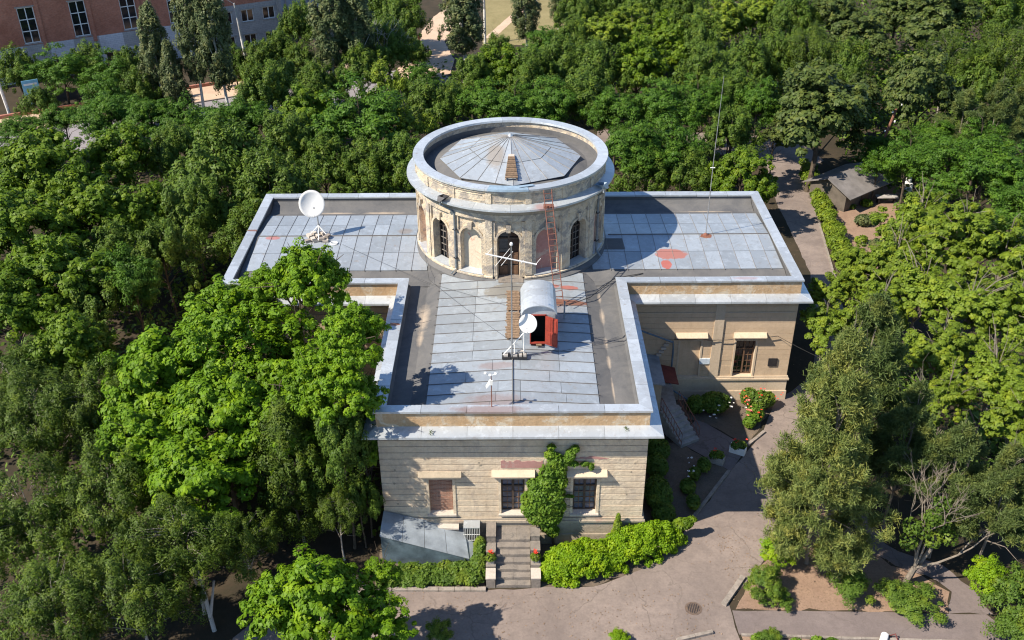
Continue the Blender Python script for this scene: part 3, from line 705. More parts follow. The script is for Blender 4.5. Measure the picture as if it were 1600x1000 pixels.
for k in range(16):
    ac = off0+(k+.5)*B22
    MB().arc([(5.29, 12.02), (5.36, 12.02), (5.36, 12.62), (5.29, 12.62)], ac-.03, ac+.03, 2, TX, 0).build('parapet_pier', M['drum_plaster'], OB)
    c2 = ac+B22/2
    m = MB(); m.arc([(5.30, 12.14), (5.335, 12.14), (5.335, 12.18), (5.30, 12.18)], c2-.13, c2+.13, 4, TX, 0); m.arc([(5.30, 12.46), (5.335, 12.46), (5.335, 12.50), (5.30, 12.50)], c2-.13, c2+.13, 4, TX, 0)
    m.build('parapet_panel', M['drum_plaster'], OB)
MB().arc([(4.92, 12.0), (4.945, 12.0), (4.945, 12.42), (4.92, 12.42)], 0, 2*math.pi, 96, TX, 0, False).build('bitumen_upturn', M['bitumen'], OB)
# tower roof: bitumen gutter and octagonal sheet metal cone
MB().arc([(3.6, 12.42), (4.3, 12.16), (4.96, 12.12), (4.96, 12.0), (3.6, 12.0)], 0, 2*math.pi, 64, TX, 0, False).build('tower_gutter', M['bitumen'], OB)
apex = Vector((TX, 0, 13.75)); cone = MB()
oc = [Vector((TX+3.95*math.cos(R(45*k+2)), 3.95*math.sin(R(45*k+2)), 12.47)) for k in range(8)]
cone.add([apex-Vector((0, 0, .05))]+[q-Vector((0, 0, .04)) for q in oc]+[(TX, 0, 12.2)], [(0, 1+k, 1+(k+1) % 8) for k in range(8)]+[(9, 1+(k+1) % 8, 1+k) for k in range(8)])
cone = cone.build('tower_roof', M['bitumen'], OB)
def ribc(p, q, wd=.022, h=.03):
    p, q = Vector(p), Vector(q); d = (q-p).normalized(); s = Vector((-d.y, d.x, 0)).normalized()*wd/2; u = Vector((0, 0, h))
    m = MB(); m.add([p-s, p+s, p+s*.6+u, p-s*.6+u, q-s, q+s, q+s*.6+u, q-s*.6+u], [(0, 1, 2, 3), (7, 6, 5, 4), (0, 4, 5, 1), (1, 5, 6, 2), (2, 6, 7, 3), (3, 7, 4, 0)]); m.build('seam', M['seam_light'], cone)
for k in range(8):
    p, q = oc[k], oc[(k+1) % 8]
    for j in range(3):
        a, b = p.lerp(q, j/3+.004), p.lerp(q, (j+1)/3-.004)
        for t0, t1 in ((.0, .42), (.43, .99)):
            A_, B_, C_, D_ = a.lerp(apex, t0), b.lerp(apex, t0), b.lerp(apex, t1), a.lerp(apex, t1)
            m = MB(); u = Vector((0, 0, .012)); m.add([A_, B_, C_, D_, A_+u, B_+u, C_+u, D_+u], [(3, 2, 1, 0), (4, 5, 6, 7), (0, 1, 5, 4), (1, 2, 6, 5), (2, 3, 7, 6), (3, 0, 4, 7)])
            m.build('roof_sheet', M['roof_metal'], cone)
        if j < 3: ribc(p.lerp(q, j/3)+Vector((0, 0, .01)), p.lerp(q, j/3).lerp(apex, .97)+Vector((0, 0, .012)))
MB().arc([(.001, 13.90), (.09, 13.86), (.16, 13.72), (.001, 13.70)], 0, 2*math.pi, 12, TX, 0, False).build('finial', M['zinc'], cone)
# slatted board lying on the near slope of the tower roof
bd = empty('slatted_board', (-.0, -3.0, 12.75), 'tapering brown slatted board lying on the tower roof', 'board')
for k in range(11):
    t = k/10; y = -3.55+t*1.55; z = 12.47+.04+(3.95+y)*.345*.93+.12; wdt = .34-.16*t
    MB().box(-.02-wdt, -.02+wdt, y-.055, y+.055, z, z+.06+.03*(k % 2)).build('slat', M['old_plank'], bd)
for s in (-1, 1): MB().tube([(-.02+s*.30, -3.6, 12.66), (-.02+s*.14, -1.95, 13.2)], .035, 5).build('rail', M['old_plank'], bd)
m = MB().box(-.18, .14, -1.95, -1.65, 13.2, 13.32); m.build('cap_block', M['pale_stone'], bd)
# blue sheet on the coping
m = MB(); m.arc([(4.9, 12.875), (5.47, 12.88), (5.49, 12.80), (5.50, 12.80), (5.48, 12.90), (4.9, 12.895)], -.22, .17, 8, TX, 0)
m.add([(.3, -4.95, 12.92), (1.1, -4.75, 12.92), (1.15, -4.95, 12.93), (.35, -5.25, 12.93)], [(0, 1, 2, 3)])
top('metal_offcut', m, M['blue_tarp'], (0, -5.3, 12.88), 'bluish metal strip lying on the near rim of the tower', 'metal sheet')

# downpipes with hoppers on the tower
def pipe(name, pts, r, mat, label, cat='downpipe', extra=None):
    o = top(name, MB().tube(pts, r, 8), M[mat], pts[-1], label, cat, smooth=False); return o
for (a, lab) in ((R(-38.6), 'grey downpipe with hopper on the left side of the round tower'), (R(57), 'grey downpipe with hopper on the right side of the round tower')):
    P = lambda r, z, da=0: onT(a+da, r, z)
    root = empty('tower_downpipe', P(5.5, 7.5), lab, 'downpipe')
    MB().tube([P(5.9, 12.1, .02), P(5.95, 11.75, 0), P(5.6, 11.45, .05), P(5.42, 11.25, .09), P(5.42, 7.9, .09), P(5.75, 7.65, .07)], .06, 8).build('pipe', M['pipe_grey'], root)
    m = MB(); m.add([P(5.45, 12.12, -.03), P(5.45, 12.12, .05), P(5.95, 12.2, .06), P(5.95, 12.2, -.02), P(5.8, 11.95, .0), P(5.8, 11.95, .03), P(6.15, 12.0, .03), P(6.15, 12.0, .0)],
          [(0, 1, 5, 4), (1, 2, 6, 5), (2, 3, 7, 6), (3, 0, 4, 7), (4, 5, 6, 7)]); m.build('hopper', M['dark_metal' if a < 0 else 'blue_metal'], root)
    for z in (8.5, 10.2): MB().arc([(5.3, z), (5.5, z), (5.5, z+.04), (5.3, z+.04)], a+.07, a+.115, 2, TX, 0).build('clamp', M['dark_metal'], root)
# ladder leaning on the tower
lad = empty('ladder', (2.43, -8.1, 7.6), 'long rusty red metal ladder leaning against the round tower', 'ladder')
la, lb = Vector((2.43, -8.1, 7.62)), Vector((1.90, -5.95, 12.1)); sx = Vector((.21, 0.05, 0))
for s in (-1, 1): MB().tube([la+sx*s, lb+sx*s*.95, (1.82+s*.2, -5.62+s*.05, 12.98)], .026, 5).build('rail', M['ladder_rust'], lad)
for k in range(17):
    t = (k+.5)/17; c = la.lerp(lb, t); MB().tube([c-sx, c+sx], .02, 5).build('rung', M['ladder_rust'], lad)
for k in range(3):
    t = (k+.4)/3; c = Vector((1.90, -5.95, 12.1)).lerp(Vector((1.82, -5.62, 12.98)), t); MB().tube([c-sx, c+sx], .02, 5).build('rung', M['ladder_rust'], lad)
MB().box(1.62, 2.15, -5.85, -5.5, 12.04, 12.14).build('foot_plate', M['ladder_rust'], lad)

# ================================================================= THINGS ON THE ROOF
# access hatch with barrel roof
hx0, hx1, hy0, hy1 = .46, 2.06, -11.9, -9.6
hatch = empty('roof_hatch', (1.26, -10.7, 7.5), 'arched zinc roof hatch with one open red door', 'roof hatch')
m = MB()
m.box(hx0, hx0+.05, hy0+.02, hy1, 7.45, 9.38); m.box(hx1-.05, hx1, hy0+.02, hy1, 7.45, 9.38); m.box(hx0+.05, hx1-.05, hy1-.05, hy1, 7.45, 9.38)
m.box(hx0+.05, .88, hy0, hy0+.05, 7.45, 9.38); m.box(1.56, hx1-.05, hy0, hy0+.05, 7.45, 9.38); m.box(.88, 1.56, hy0, hy0+.05, 9.3, 9.38)
m.build('hatch_wall', M['zinc'], hatch)
def arcz(x, z0=9.38, h=.52): t = (x-(hx0+hx1)/2)/((hx1-hx0)/2+.06); return z0+h*math.sqrt(max(0, 1-t*t))
xa = [hx0-.06+(hx1-hx0+.12)*i/12 for i in range(13)]
for y in (hy0+.01, hy1-.01): m = MB(); m.add([(x, y, arcz(x)) for x in xa], [tuple(range(13))]); m.build('gable', M['zinc'], hatch)
for a, b in ((hy0-.12, hy0+.9), (hy0+.91, hy1+.08)):
    m = MB()
    for i in range(12):
        p, q = xa[i], xa[i+1]
        m.add([(p, a, arcz(p)+.02), (q, a, arcz(q)+.02), (q, b, arcz(q)+.02), (p, b, arcz(p)+.02), (p, a, arcz(p)-.02), (q, a, arcz(q)-.02), (q, b, arcz(q)-.02), (p, b, arcz(p)-.02)], [(0, 1, 2, 3), (7, 6, 5, 4), (0, 4, 5, 1), (3, 2, 6, 7)])
    m.build('barrel_roof', M['zinc'], hatch)
m = MB(); m.box(.83, .88, hy0-.03, hy0+.06, 7.8, 9.35); m.box(1.56, 1.61, hy0-.03, hy0+.06, 7.8, 9.35); m.box(.83, 1.61, hy0-.03, hy0+.06, 9.3, 9.37); m.box(.83, 1.61, hy0-.05, hy0+.06, 7.72, 7.8)
m.build('door_frame', M['red_door'], hatch)
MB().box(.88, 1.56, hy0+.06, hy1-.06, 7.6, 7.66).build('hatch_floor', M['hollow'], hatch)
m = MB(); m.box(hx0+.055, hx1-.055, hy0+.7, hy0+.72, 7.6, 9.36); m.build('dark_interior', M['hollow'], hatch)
T = Matrix.Translation((1.58, hy0-.03, 0)) @ Matrix.Rotation(R(-32), 4, 'Z')
m = MB(); m.box(0, .66, -.025, .015, 7.72, 9.3, T); leaf = m.build('door', M['red_door'], hatch)
m = MB()
for x0, x1 in ((.06, .30), (.36, .60)):
    for z0, z1 in ((7.82, 8.45), (8.55, 9.2)): m.box(x0, x1, -.045, -.025, z0, z1, T)
m.build('door_panel', M['red_door'], leaf)
# duckboard
db = empty('duckboard', (.03, -9, 7.6), 'weathered wooden duckboard lying along the roof ridge', 'duckboard')
for s in (-1, 1): MB().box(.03+s*.26-.03, .03+s*.26+.03, -11.45, -6.75, 7.64, 7.72).build('rail', M['old_plank'], db)
y = -11.4
while y < -6.8:
    if not (-8.95 < y < -8.85):
        a = random.uniform(-.03, .03); MB().box(-.30+random.uniform(-.04, .03), .36+random.uniform(-.04, .04), y, y+.11, 7.72, 7.75+random.uniform(0, .02), Matrix.Translation((0, 0, 0)) @ Matrix.Rotation(a*.12, 4, 'Z')).build('slat', M['old_plank'], db)
    y += .155
def dish(root, c, nrm, rad, mat='dish_white'):
    nrm = Vector(nrm).normalized(); a = nrm.cross(Vector((0, 0, 1))).normalized(); b = nrm.cross(a); c = Vector(c); m = MB(); n = 28; rg = 5
    vs = [c-nrm*rad*.24]
    for j in range(1, rg+1):
        t = j/rg
        for k in range(n): q = 2*math.pi*k/n; vs.append(c+(a*math.cos(q)*.93+b*math.sin(q))*rad*t-nrm*rad*.24*(1-t*t))
    fs = [(0, 1+k, 1+(k+1) % n) for k in range(n)]+[(1+(j-1)*n+k, 1+(j-1)*n+(k+1) % n, 1+j*n+(k+1) % n, 1+j*n+k) for j in range(1, rg) for k in range(n)]
    m.add(vs, fs); o = m.build('reflector', M[mat], root, smooth=True)
    md = o.modifiers.new('thickness', 'SOLIDIFY'); md.thickness = .02
    f = c+nrm*rad*1.1-b*(-1)*0
    lo = b if b.z < 0 else -b
    MB().tube([c+lo*rad*.95, c+nrm*rad*.95+lo*rad*.35], .016, 5).build('feed_arm', M[mat], root)
    MB().tube([c+nrm*rad*.90+lo*rad*.36, c+nrm*rad*1.02+lo*rad*.30], .045, 8).build('receiver', M['steel'], root)
    return lo
# small dish on its frame
d1 = empty('satellite_dish', (.5, -13.0, 7.65), 'small white satellite dish on a triangular frame before the red door', 'satellite dish', 'satellite dishes on the roof')
dish(d1, (.72, -12.95, 9.5), (-.12, -1, .42), .46)
for pts in ([(.54, -12.95, 7.75), (.54, -12.95, 9.25)], [(-.45, -13.0, 7.8), (.52, -12.95, 8.98)], [(.1, -12.97, 7.8), (.1, -12.97, 8.45)], [(.54, -12.6, 7.8), (.54, -12.95, 8.8)], [(.54, -12.95, 9.2), (.70, -12.85, 9.45)]):
    MB().tube(pts, .028, 6).build('strut', M['white_paint'], d1)
m = MB()
for x0 in (-.5, -.1, .3): m.box(x0, x0+.38, -13.2, -12.75, 7.66, 7.78)
m.build('base_frame', M['dark_metal'], d1)
for x0 in (-.42, .02, .30, .45): MB().box(x0, x0+.2, -13.15, -12.9, 7.78, 7.87).build('ballast_block', M['concrete'], d1)
MB().tube([(.25, -12.93, 7.8), (.25, -12.93, 7.98), (.55, -12.93, 7.98), (.55, -12.93, 7.8)], .05, 5).build('junction_box', M['pale_stone'], d1)
# large dish
d2 = empty('satellite_dish', (-11.35, -.2, 7.6), 'large white satellite dish weighted with stones on the left wing roof', 'satellite dish', 'satellite dishes on the roof')
dish(d2, (-11.5, -.1, 9.72), (.35, -1, .5), .80)
MB().tube([(-11.3, 0, 7.7), (-11.3, .08, 9.3), (-11.42, .12, 9.6)], .045, 8).build('mast', M['steel'], d2)
for q in ((-11.9, -.3), (-10.7, -.35), (-11.3, .6), (-11.2, -.8)): MB().tube([(q[0], q[1], 7.72), (-11.3, 0, 8.3)], .025, 5).build('strut', M['white_paint'], d2)
for k in range(14):
    x = -11.85+(k % 5)*.27+random.uniform(-.06, .06); y = -.75+(k//5)*.38; z = 7.62+.12*(k % 2)
    MB().box(-.16, .16, -.11, .11, 0, .14, Matrix.Translation((x, y, z)) @ Matrix.Rotation(random.uniform(0, 3), 4, 'Z')).build('ballast_stone', M['pale_stone' if k % 3 else 'kerb_stone'], d2)
m = MB(); ring = [(-10.3+.21*math.cos(2*math.pi*k/16), -1.0+.17*math.sin(2*math.pi*k/16), 7.62) for k in range(17)]
m.tube(ring, .03, 5); m.tube([(x*1.0, y+.02, z+.04) for x, y, z in ring], .025, 5)
top('cable_coil', m, M['white_paint'], (-10.3, -1.0, 7.58), 'white coil of cable lying beside the large dish', 'cable coil')
# aerial mast with yagi
am = empty('aerial_mast', (-.03, -13.1, 7.65), 'tall thin steel aerial mast with white ball tip and yagi antenna', 'antenna')
MB().tube([(-.03, -13.1, 7.65), (-.03, -13.1, 13.66)], [.04, .028], 7).build('pole', M['steel'], am)
m = MB(); m.arc([(.001, 13.82), (.07, 13.76), (.08, 13.68), (.001, 13.62)], 0, 2*math.pi, 10, -.03, -13.1, False); m.build('ball_tip', M['white_paint'], am)
p0, p1 = Vector((-1.18, -13.12, 13.24)), Vector((1.10, -13.12, 12.70)); yg = MB().tube([p0, p1], .034, 6).build('yagi_boom', M['dish_white'], am)
for t, ln in ((.03, .45), (.33, .62), (.42, .5), (.72, .12), (.98, .42)):
    c = p0.lerp(p1, t); dv = Vector((.62, .0, .62)).normalized()*ln*.75+Vector((0, .35*ln, 0)); MB().tube([c-dv*(0.15 if t > .9 or t < .1 else 1), c+dv], .013, 4).build('yagi_element', M['dish_white'], yg)
# anemometer
an = empty('anemometer', (-.92, -17.05, 7.8), 'small white cup anemometer and vane on a rod at the front parapet', 'anemometer')
MB().tube([(-.92, -17.08, 7.8), (-.92, -17.08, 9.45)], .024, 6).build('rod', M['ladder_rust'], an)
MB().box(-.99, -.86, -17.14, -17.02, 8.98, 9.22).build('sensor_body', M['white_paint'], an)
m = MB(); m.add([(-1.14, -17.1, 8.78), (-.98, -17.1, 9.0), (-.94, -17.1, 9.25), (-1.02, -17.07, 9.2), (-1.16, -17.07, 8.92)], [(0, 1, 2, 3, 4)]); o = m.build('vane', M['white_paint'], an); md = o.modifiers.new('t', 'SOLIDIFY'); md.thickness = .02
MB().tube([(-1.16, -17.08, 9.55), (-.92, -17.08, 9.45), (-.74, -17.12, 9.55)], .014, 5).build('cup_arm', M['white_paint'], an)
for c in ((-1.16, -17.08, 9.57), (-.72, -17.12, 9.57), (-.95, -17.3, 9.62)):
    m = MB(); m.arc([(.001, c[2]+.07), (.06, c[2]+.04), (.075, c[2]), (.001, c[2]-.06)], 0, 2*math.pi, 8, c[0], c[1], False); m.build('cup', M['white_paint'], an)
# thin mast on the right wing with guy wire
tm = empty('thin_mast', (11.3, -.18, 7.6), 'very tall thin grey mast standing on the right wing roof', 'mast')
MB().tube([(11.3, -.18, 7.6), (11.3, -.18, 11.9), (11.36, -.18, 17.1)], [.035, .026, .014], 6).build('pole', M['steel'], tm)
MB().tube([(11.15, -.18, 11.85), (11.42, -.18, 11.85)], .03, 5).build('clamp', M['white_paint'], tm)
m = MB(); m.arc([(.001, 7.78), (.1, 7.74), (.2, 7.62), (.001, 7.58)], 0, 2*math.pi, 8, 11.3, -.18, False); m.build('rusty_foot', M['ladder_rust'], tm)
# loose cables on the roof
def cable(pts, r, label, n=14, sag=0):
    P = []
    for (a, b) in zip(pts[:-1], pts[1:]):
        a, b = Vector(a), Vector(b)
        for k in range(n): t = k/n; q = a.lerp(b, t); q.z -= sag*4*t*(1-t); P.append(q)
    P.append(Vector(pts[-1])); return top('cable', MB().tube(P, r, 4), M['cable'], tuple(pts[0]), label, 'cable')
cable([(2.9, -8.3, 7.75), (4.1, -7.1, 7.5), (5.6, -4.7, 7.3), (7.2, -4.2, 7.32)], .026, 'thick black cable running from the ladder foot to the right wing gutter')
cable([(-5.2, -.5, 7.9), (-4.5, -5.3, 7.6), (-.03, -13.05, 8.6)], .008, 'thin wire from the left wing roof to the aerial mast', sag=.1)
cable([(-9.8, -1.1, 7.62), (-7.5, -3.0, 7.55), (-4.4, -5.4, 7.4), (-.4, -8.2, 7.72)], .008, 'thin wire winding from the large dish across the left wing roof')
cable([(.6, -13.0, 7.75), (1.6, -12.6, 7.62), (3.8, -11.8, 7.5), (5.5, -11.2, 7.4)], .009, 'thin wire trailing from the small dish to the right parapet')
cable([(8.9, -6.02, 4.15), (10.4, -6.1, 4.25), (11.3, -6.06, 4.12), (12.6, -6.1, 4.3), (14.6, -6.05, 4.35)], .022, 'dark cable strung under the window hoods of the right wing', sag=.06)
cable([(14.6, -6.05, 4.35), (22, -9, 2.6), (30, -12, 3.5)], .016, 'dark wire leaving the right wing wall towards the pines', sag=.4)
vp = MB().tube([(2.62, -9.2, 7.5), (2.62, -9.2, 8.5)], .045, 8); top('vent_pipe', vp, M['steel'], (2.62, -9.2, 7.5), 'short steel vent pipe between hatch and ladder', 'vent pipe')
m = MB(); m.box(1.13, 1.4, -12.08, -11.98, 7.68, 7.76); top('loose_brick', m, M['old_plank'], (1.25, -12.03, 7.68), 'loose brick lying on the sill of the red hatch door', 'brick')
# birds droppings / leaves on ledge: small dark clumps
for p, lb in (((-3.55, -17.75, 6.86), 'dark weed clump on the front cornice, left end'), ((4.95, -17.6, 6.88), 'small dark weed on the front cornice, right end')):
    m = MB()
    for k in range(26):
        c = Vector(p)+Vector((random.uniform(-.1, .1), random.uniform(-.14, .1), random.uniform(0, .16))); d = Vector((random.gauss(0, 1), random.gauss(0, 1), random.gauss(.5, 1))).normalized()*.06; e = d.cross(Vector((.3, .5, .8)))*.5
        m.add([c-d, c+e, c+d, c-e], [(0, 1, 2, 3)])
    top('weed', m, M['leaf_juniper'], p, lb, 'weed')

# ================================================================= FRONT ENTRANCE
st = empty('front_stairs', (0, -19, 0), 'worn stone entrance stairs between two low side walls', 'stairs')
for k in range(7):
    y0 = -20.22+k*.31; z1 = .165*(k+1)
    for x0, x1 in ((-.80, -.02 if k % 2 else .15), (-.01 if k % 2 else .16, .76)):
        MB().box(x0, x1, y0+random.uniform(-.015, .015), -17.5 if k == 6 else y0+.42, max(0, z1-.18), z1+random.uniform(-.008, .008)).build('step', M['old_stone'], st)
MB().box(-.8, .76, -19.9, -17.5, 0, .16).build('stair_core', M['old_stone'], st)
for s, x0, x1 in ((-1, -1.24, -.83), (1, .79, 1.2)):
    z = .55
    segs = [(-20.25, -19.62, .62), (-19.6, -19.05, .72), (-19.03, -18.45, 1.05), (-18.43, -17.5, 1.45)]
    if s > 0: segs = [(-20.25, -19.62, .62), (-19.6, -19.0, .80), (-18.98, -18.4, 1.10), (-18.38, -17.8, 1.40)]
    for a, b, h in segs:
        MB().box(x0, x1, a, b, 0, h-.06).build('side_wall', M['old_stone'], st)
        MB().box(x0-.02, x1+.02, a-.02, b, h-.055, h).build('coping_stone', M['pale_stone' if a < -20 else 'old_stone'], st)
def leafblob(c, rad, n, size, seed, flat=.8, up=.4, core=.55):
    rg = np.random.default_rng(seed); d = rg.normal(size=(n, 3)); d /= np.linalg.norm(d, axis=1)[:, None]
    r = core+(1-core)*rg.random(n)**.5; p = d*r[:, None]*np.array(rad); p[:, 2] = np.maximum(p[:, 2], -rad[2]*.9)
    nr = d+np.array([0, 0, up])+rg.normal(size=(n, 3))*.55; nr /= np.linalg.norm(nr, axis=1)[:, None]
    t = np.cross(nr, rg.normal(size=(n, 3))); t /= np.linalg.norm(t, axis=1)[:, None]; b = np.cross(nr, t)
    s = (size*(.65+.7*rg.random(n)))[:, None]; c = np.array(c)
    return np.stack([p-t*s, p-b*s*.6, p+t*s, p+b*s*.6], 1)+c
def leafmesh(name, quads):
    V = np.ascontiguousarray(quads.reshape(-1, 3), dtype=np.float32); n = len(V)//4
    me = bpy.data.meshes.new(name); me.vertices.add(n*4); me.vertices.foreach_set('co', V.ravel()); me.loops.add(n*4)
    me.loops.foreach_set('vertex_index', np.arange(n*4, dtype=np.int32)); me.polygons.add(n)
    me.polygons.foreach_set('loop_start', np.arange(0, n*4, 4, dtype=np.int32)); me.polygons.foreach_set('loop_total', np.full(n, 4, dtype=np.int32))
    me.update(calc_edges=True); return me
def leafobj(name, quads, mat, parent=None, loc=None, kind=None):
    if parent is not None: o3 = org(parent); quads = quads-np.array(o3)
    elif loc is not None: quads = quads-np.array(loc)
    me = leafmesh(name, quads); me.materials.append(M[mat]); o = bpy.data.objects.new(name, me); S.collection.objects.link(o)
    if parent is not None: o.parent = parent
    elif loc is not None: o.location = loc
    if kind: o['kind'] = kind
    return o
def flowers(root, c, rad, n, mat, size=.045, seed=3):
    rg = random.Random(seed); m = MB()
    for k in range(n):
        p = Vector(c)+Vector((rg.gauss(0, .45)*rad[0], rg.gauss(0, .45)*rad[1], rg.uniform(.3, 1.0)*rad[2])); s = size*rg.uniform(.7, 1.2)
        for j in range(5):
            a = 2*math.pi*j/5+rg.random(); q = p+Vector((math.cos(a)*s, math.sin(a)*s, s*.3)); e = Vector((-math.sin(a), math.cos(a), 0))*s*.5
            m.add([p, q-e, q+Vector((0, 0, s*.2)), q+e], [(0, 1, 2, 3)])
    return m.build('blossom', M[mat], root)
for s, x in ((-1, -1.03), (1, 1.0)):
    r_ = empty('potted_flower', (x, -19.35, .72), 'orange-red flower in leaves on the left stair wall' if s < 0 else 'small red flower in pale leaves on the right stair wall', 'flower')
    MB().box(x-.15, x+.15, -19.5, -19.2, .72, .92).build('pot', M['concrete'], r_)
    leafobj('leaves', leafblob((x, -19.35, 1.02), (.24, .22, .22), 260, .06, 5+s), 'leaf_lime' if s > 0 else 'leaf_bush', r_)
    flowers(r_, (x, -19.3, 1.15), (.12, .12, .22), 9, 'red_flower', .06, 9+s)
# cellar entrance with sloping sheet metal roof
cl = empty('cellar_entrance', (-4, -18.2, 0), 'grey sheet metal cellar entrance sloping against the front wall', 'cellar entrance')
pA, pB, pC, pD = (-6.02, -17.46, 2.1), (-6.1, -18.72, 1.72), (-2.03, -18.95, .50), (-2.32, -17.46, .95)
m = MB(); u = Vector((0, 0, .03)); mid1 = Vector(pA).lerp(Vector(pB), .45); mid2 = Vector(pD).lerp(Vector(pC), .45)
mid1.z += .05; mid2.z += .05
for q in ((pA, mid1, mid2, pD), (mid1, pB, pC, mid2)):
    nseg = 4
    for j in range(nseg):
        a, b = Vector(q[0]).lerp(Vector(q[3]), j/nseg+.002), Vector(q[0]).lerp(Vector(q[3]), (j+1)/nseg-.002)
        d_, c_ = Vector(q[1]).lerp(Vector(q[2]), j/nseg+.002), Vector(q[1]).lerp(Vector(q[2]), (j+1)/nseg-.002)
        k_ = MB(); k_.add([a, b, c_, d_, a+u, b+u, c_+u, d_+u], [(3, 2, 1, 0), (4, 5, 6, 7), (0, 1, 5, 4), (1, 2, 6, 5), (2, 3, 7, 6), (3, 0, 4, 7)]); k_.build('roof_sheet', M['cellar_metal'], cl)
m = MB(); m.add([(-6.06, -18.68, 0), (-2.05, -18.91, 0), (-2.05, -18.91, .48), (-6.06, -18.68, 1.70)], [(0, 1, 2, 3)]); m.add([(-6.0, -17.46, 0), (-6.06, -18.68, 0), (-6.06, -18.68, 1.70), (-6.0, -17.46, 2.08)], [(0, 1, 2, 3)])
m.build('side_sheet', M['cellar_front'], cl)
m = MB(); m.add([(-2.03, -18.95, .50), (-1.75, -18.85, .42), (-1.72, -18.0, .55), (-2.25, -17.9, .82), (-2.03, -18.95, .0), (-1.75, -18.85, 0), (-1.72, -18.0, 0)], [(0, 1, 2, 3), (0, 4, 5, 1), (1, 5, 6, 2)]); m.build('end_flap', M['cellar_metal'], cl)
m = MB(); m.extr([(-.0, 1.0), (-.25, .9), (-.25, .8), (0, .8)], lambda o, z: (-4.9, FY-.1+o, z+.45), lambda o, z: (-2.55, FY-.1+o, z+.35)); m.build('plaster_ledge', M['pale_stone'], cl)
ac = empty('caged_unit', (-1.95, -17.7, .8), 'caged air conditioner with blue-grey lid on the wall by the stairs', 'air conditioner')
MB().box(-2.28, -1.6, -17.95, -17.5, .95, 1.45).build('unit', M['dark_metal'], ac); MB().box(-2.32, -1.56, -18.0, -17.49, 1.5, 1.54).build('lid', M['zinc'], ac)
for k in range(10): x = -2.30+k*.08; MB().box(x, x+.018, -18.0, -17.98, .72, 1.5).build('bar', M['white_paint'], ac)
for z in (.74, 1.1): MB().box(-2.32, -1.56, -18.0, -17.97, z, z+.02).build('rail', M['white_paint'], ac)
# ivy on the wall
rg = np.random.default_rng(4)
iv = empty('ivy', (1.6, -17.7, 0), 'big green climbing ivy on the front wall between two windows', 'ivy')
qs = []
for (x, z, rx, rz, dp) in [(1.85, .95, .32, .35, .2), (1.6, 1.4, .45, .45, .28), (1.2, 1.95, .62, .5, .36), (1.75, 2.0, .55, .55, .36), (.75, 2.4, .42, .5, .3), (1.4, 2.6, .75, .55, .42), (2.05, 2.5, .4, .5, .3), (.7, 3.0, .38, .45, .3),
                           (1.2, 3.3, .6, .55, .4), (1.9, 3.3, .5, .55, .36), (1.0, 3.9, .38, .38, .28), (1.6, 4.0, .55, .5, .36), (2.15, 4.0, .32, .5, .28), (1.55, 4.6, .42, .42, .32), (2.1, 4.7, .32, .45, .28), (1.9, 5.2, .38, .45, .28),
                           (1.65, 5.55, .25, .28, .22), (2.3, 5.15, .28, .28, .22), (2.55, 5.55, .24, .32, .22), (2.75, 5.85, .2, .2, .16), (1.7, 5.95, .2, .16, .15), (2.7, 5.0, .25, .12, .14), (3.2, 4.95, .22, .10, .1), (3.5, 4.8, .12, .2, .1), (2.5, 3.05, .3, .06, .08), (1.0, 2.9, .5, .5, .4)]:
    qs.append(leafblob((x, -17.52-dp*.5, z), (rx, dp, rz), int(620*rx*rz/.25)+60, .075, rg.integers(1e6), up=.6, core=.5))
leafobj('leaves', np.concatenate(qs), 'leaf_ivy', iv)
m = MB(); m.tube([(1.9, -17.6, 0), (1.75, -17.55, 1.2), (1.4, -17.5, 2.6), (1.6, -17.5, 4.2), (2.0, -17.48, 5.4)], [.07, .06, .05, .03, .015], 6)
for q in ((2.9, 3.2), (2.8, 2.3), (3.3, 5.0), (2.6, 1.4)): m.tube([(1.6, -17.45, q[1]-.4), (2.2, -17.45, q[1]-.05), (q[0], -17.45, q[1])], .012, 4)
m.build('stem', M['bark'], iv)

# ================================================================= SIDE PORCH (right-hand corner)
po = empty('side_porch', (8, -7.5, 0), 'side porch with dark red canopy in the corner of the wings', 'porch')
MB().box(6.02, 8.0, -8.6, -6.0, 0, 3.0).build('wall', M['front_plinth'], po)
m = MB(); m.add([(5.9, -8.8, 3.35), (8.15, -8.8, 3.05), (8.15, -5.95, 3.05), (5.9, -5.95, 3.35), (5.9, -8.8, 3.27), (8.15, -8.8, 2.97), (8.15, -5.95, 2.97), (5.9, -5.95, 3.27)], [(0, 1, 2, 3), (7, 6, 5, 4), (0, 4, 5, 1), (1, 5, 6, 2), (2, 6, 7, 3), (3, 7, 4, 0)]); m.build('roof', M['cellar_metal'], po)
m = MB(); m.add([(7.75, -8.3, 3.0), (9.0, -8.1, 2.6), (9.0, -6.5, 2.6), (7.75, -6.6, 3.0), (7.75, -8.3, 2.95), (9.0, -8.1, 2.55), (9.0, -6.5, 2.55), (7.75, -6.6, 2.95)], [(0, 1, 2, 3), (7, 6, 5, 4), (0, 4, 5, 1), (1, 5, 6, 2), (2, 6, 7, 3), (3, 7, 4, 0)]); m.build('canopy', M['canopy_red'], po)
MB().box(7.97, 8.06, -8.2, -7.2, 1.2, 2.9).build('door', M['canopy_red'], po)
MB().box(8.0, 9.0, -8.5, -6.1, 0, 1.2).build('landing', M['concrete'], po)
for k in range(5):
    z = 3.05+k*.22; MB().extr([(0, z), (.1, z), (.1, z+.15), (0, z+.15)], lambda p, q, k=k: (8.0+.12*k, -5.97-p, q), lambda p, q, k=k: (8.28+.12*k, -5.97-p, q)).build('brick_tooth', M['pale_stone'], po)
dS = Vector((.50, -.86, 0)); sS = Vector((.86, .50, 0)); p0 = Vector((8.55, -8.35, 0))
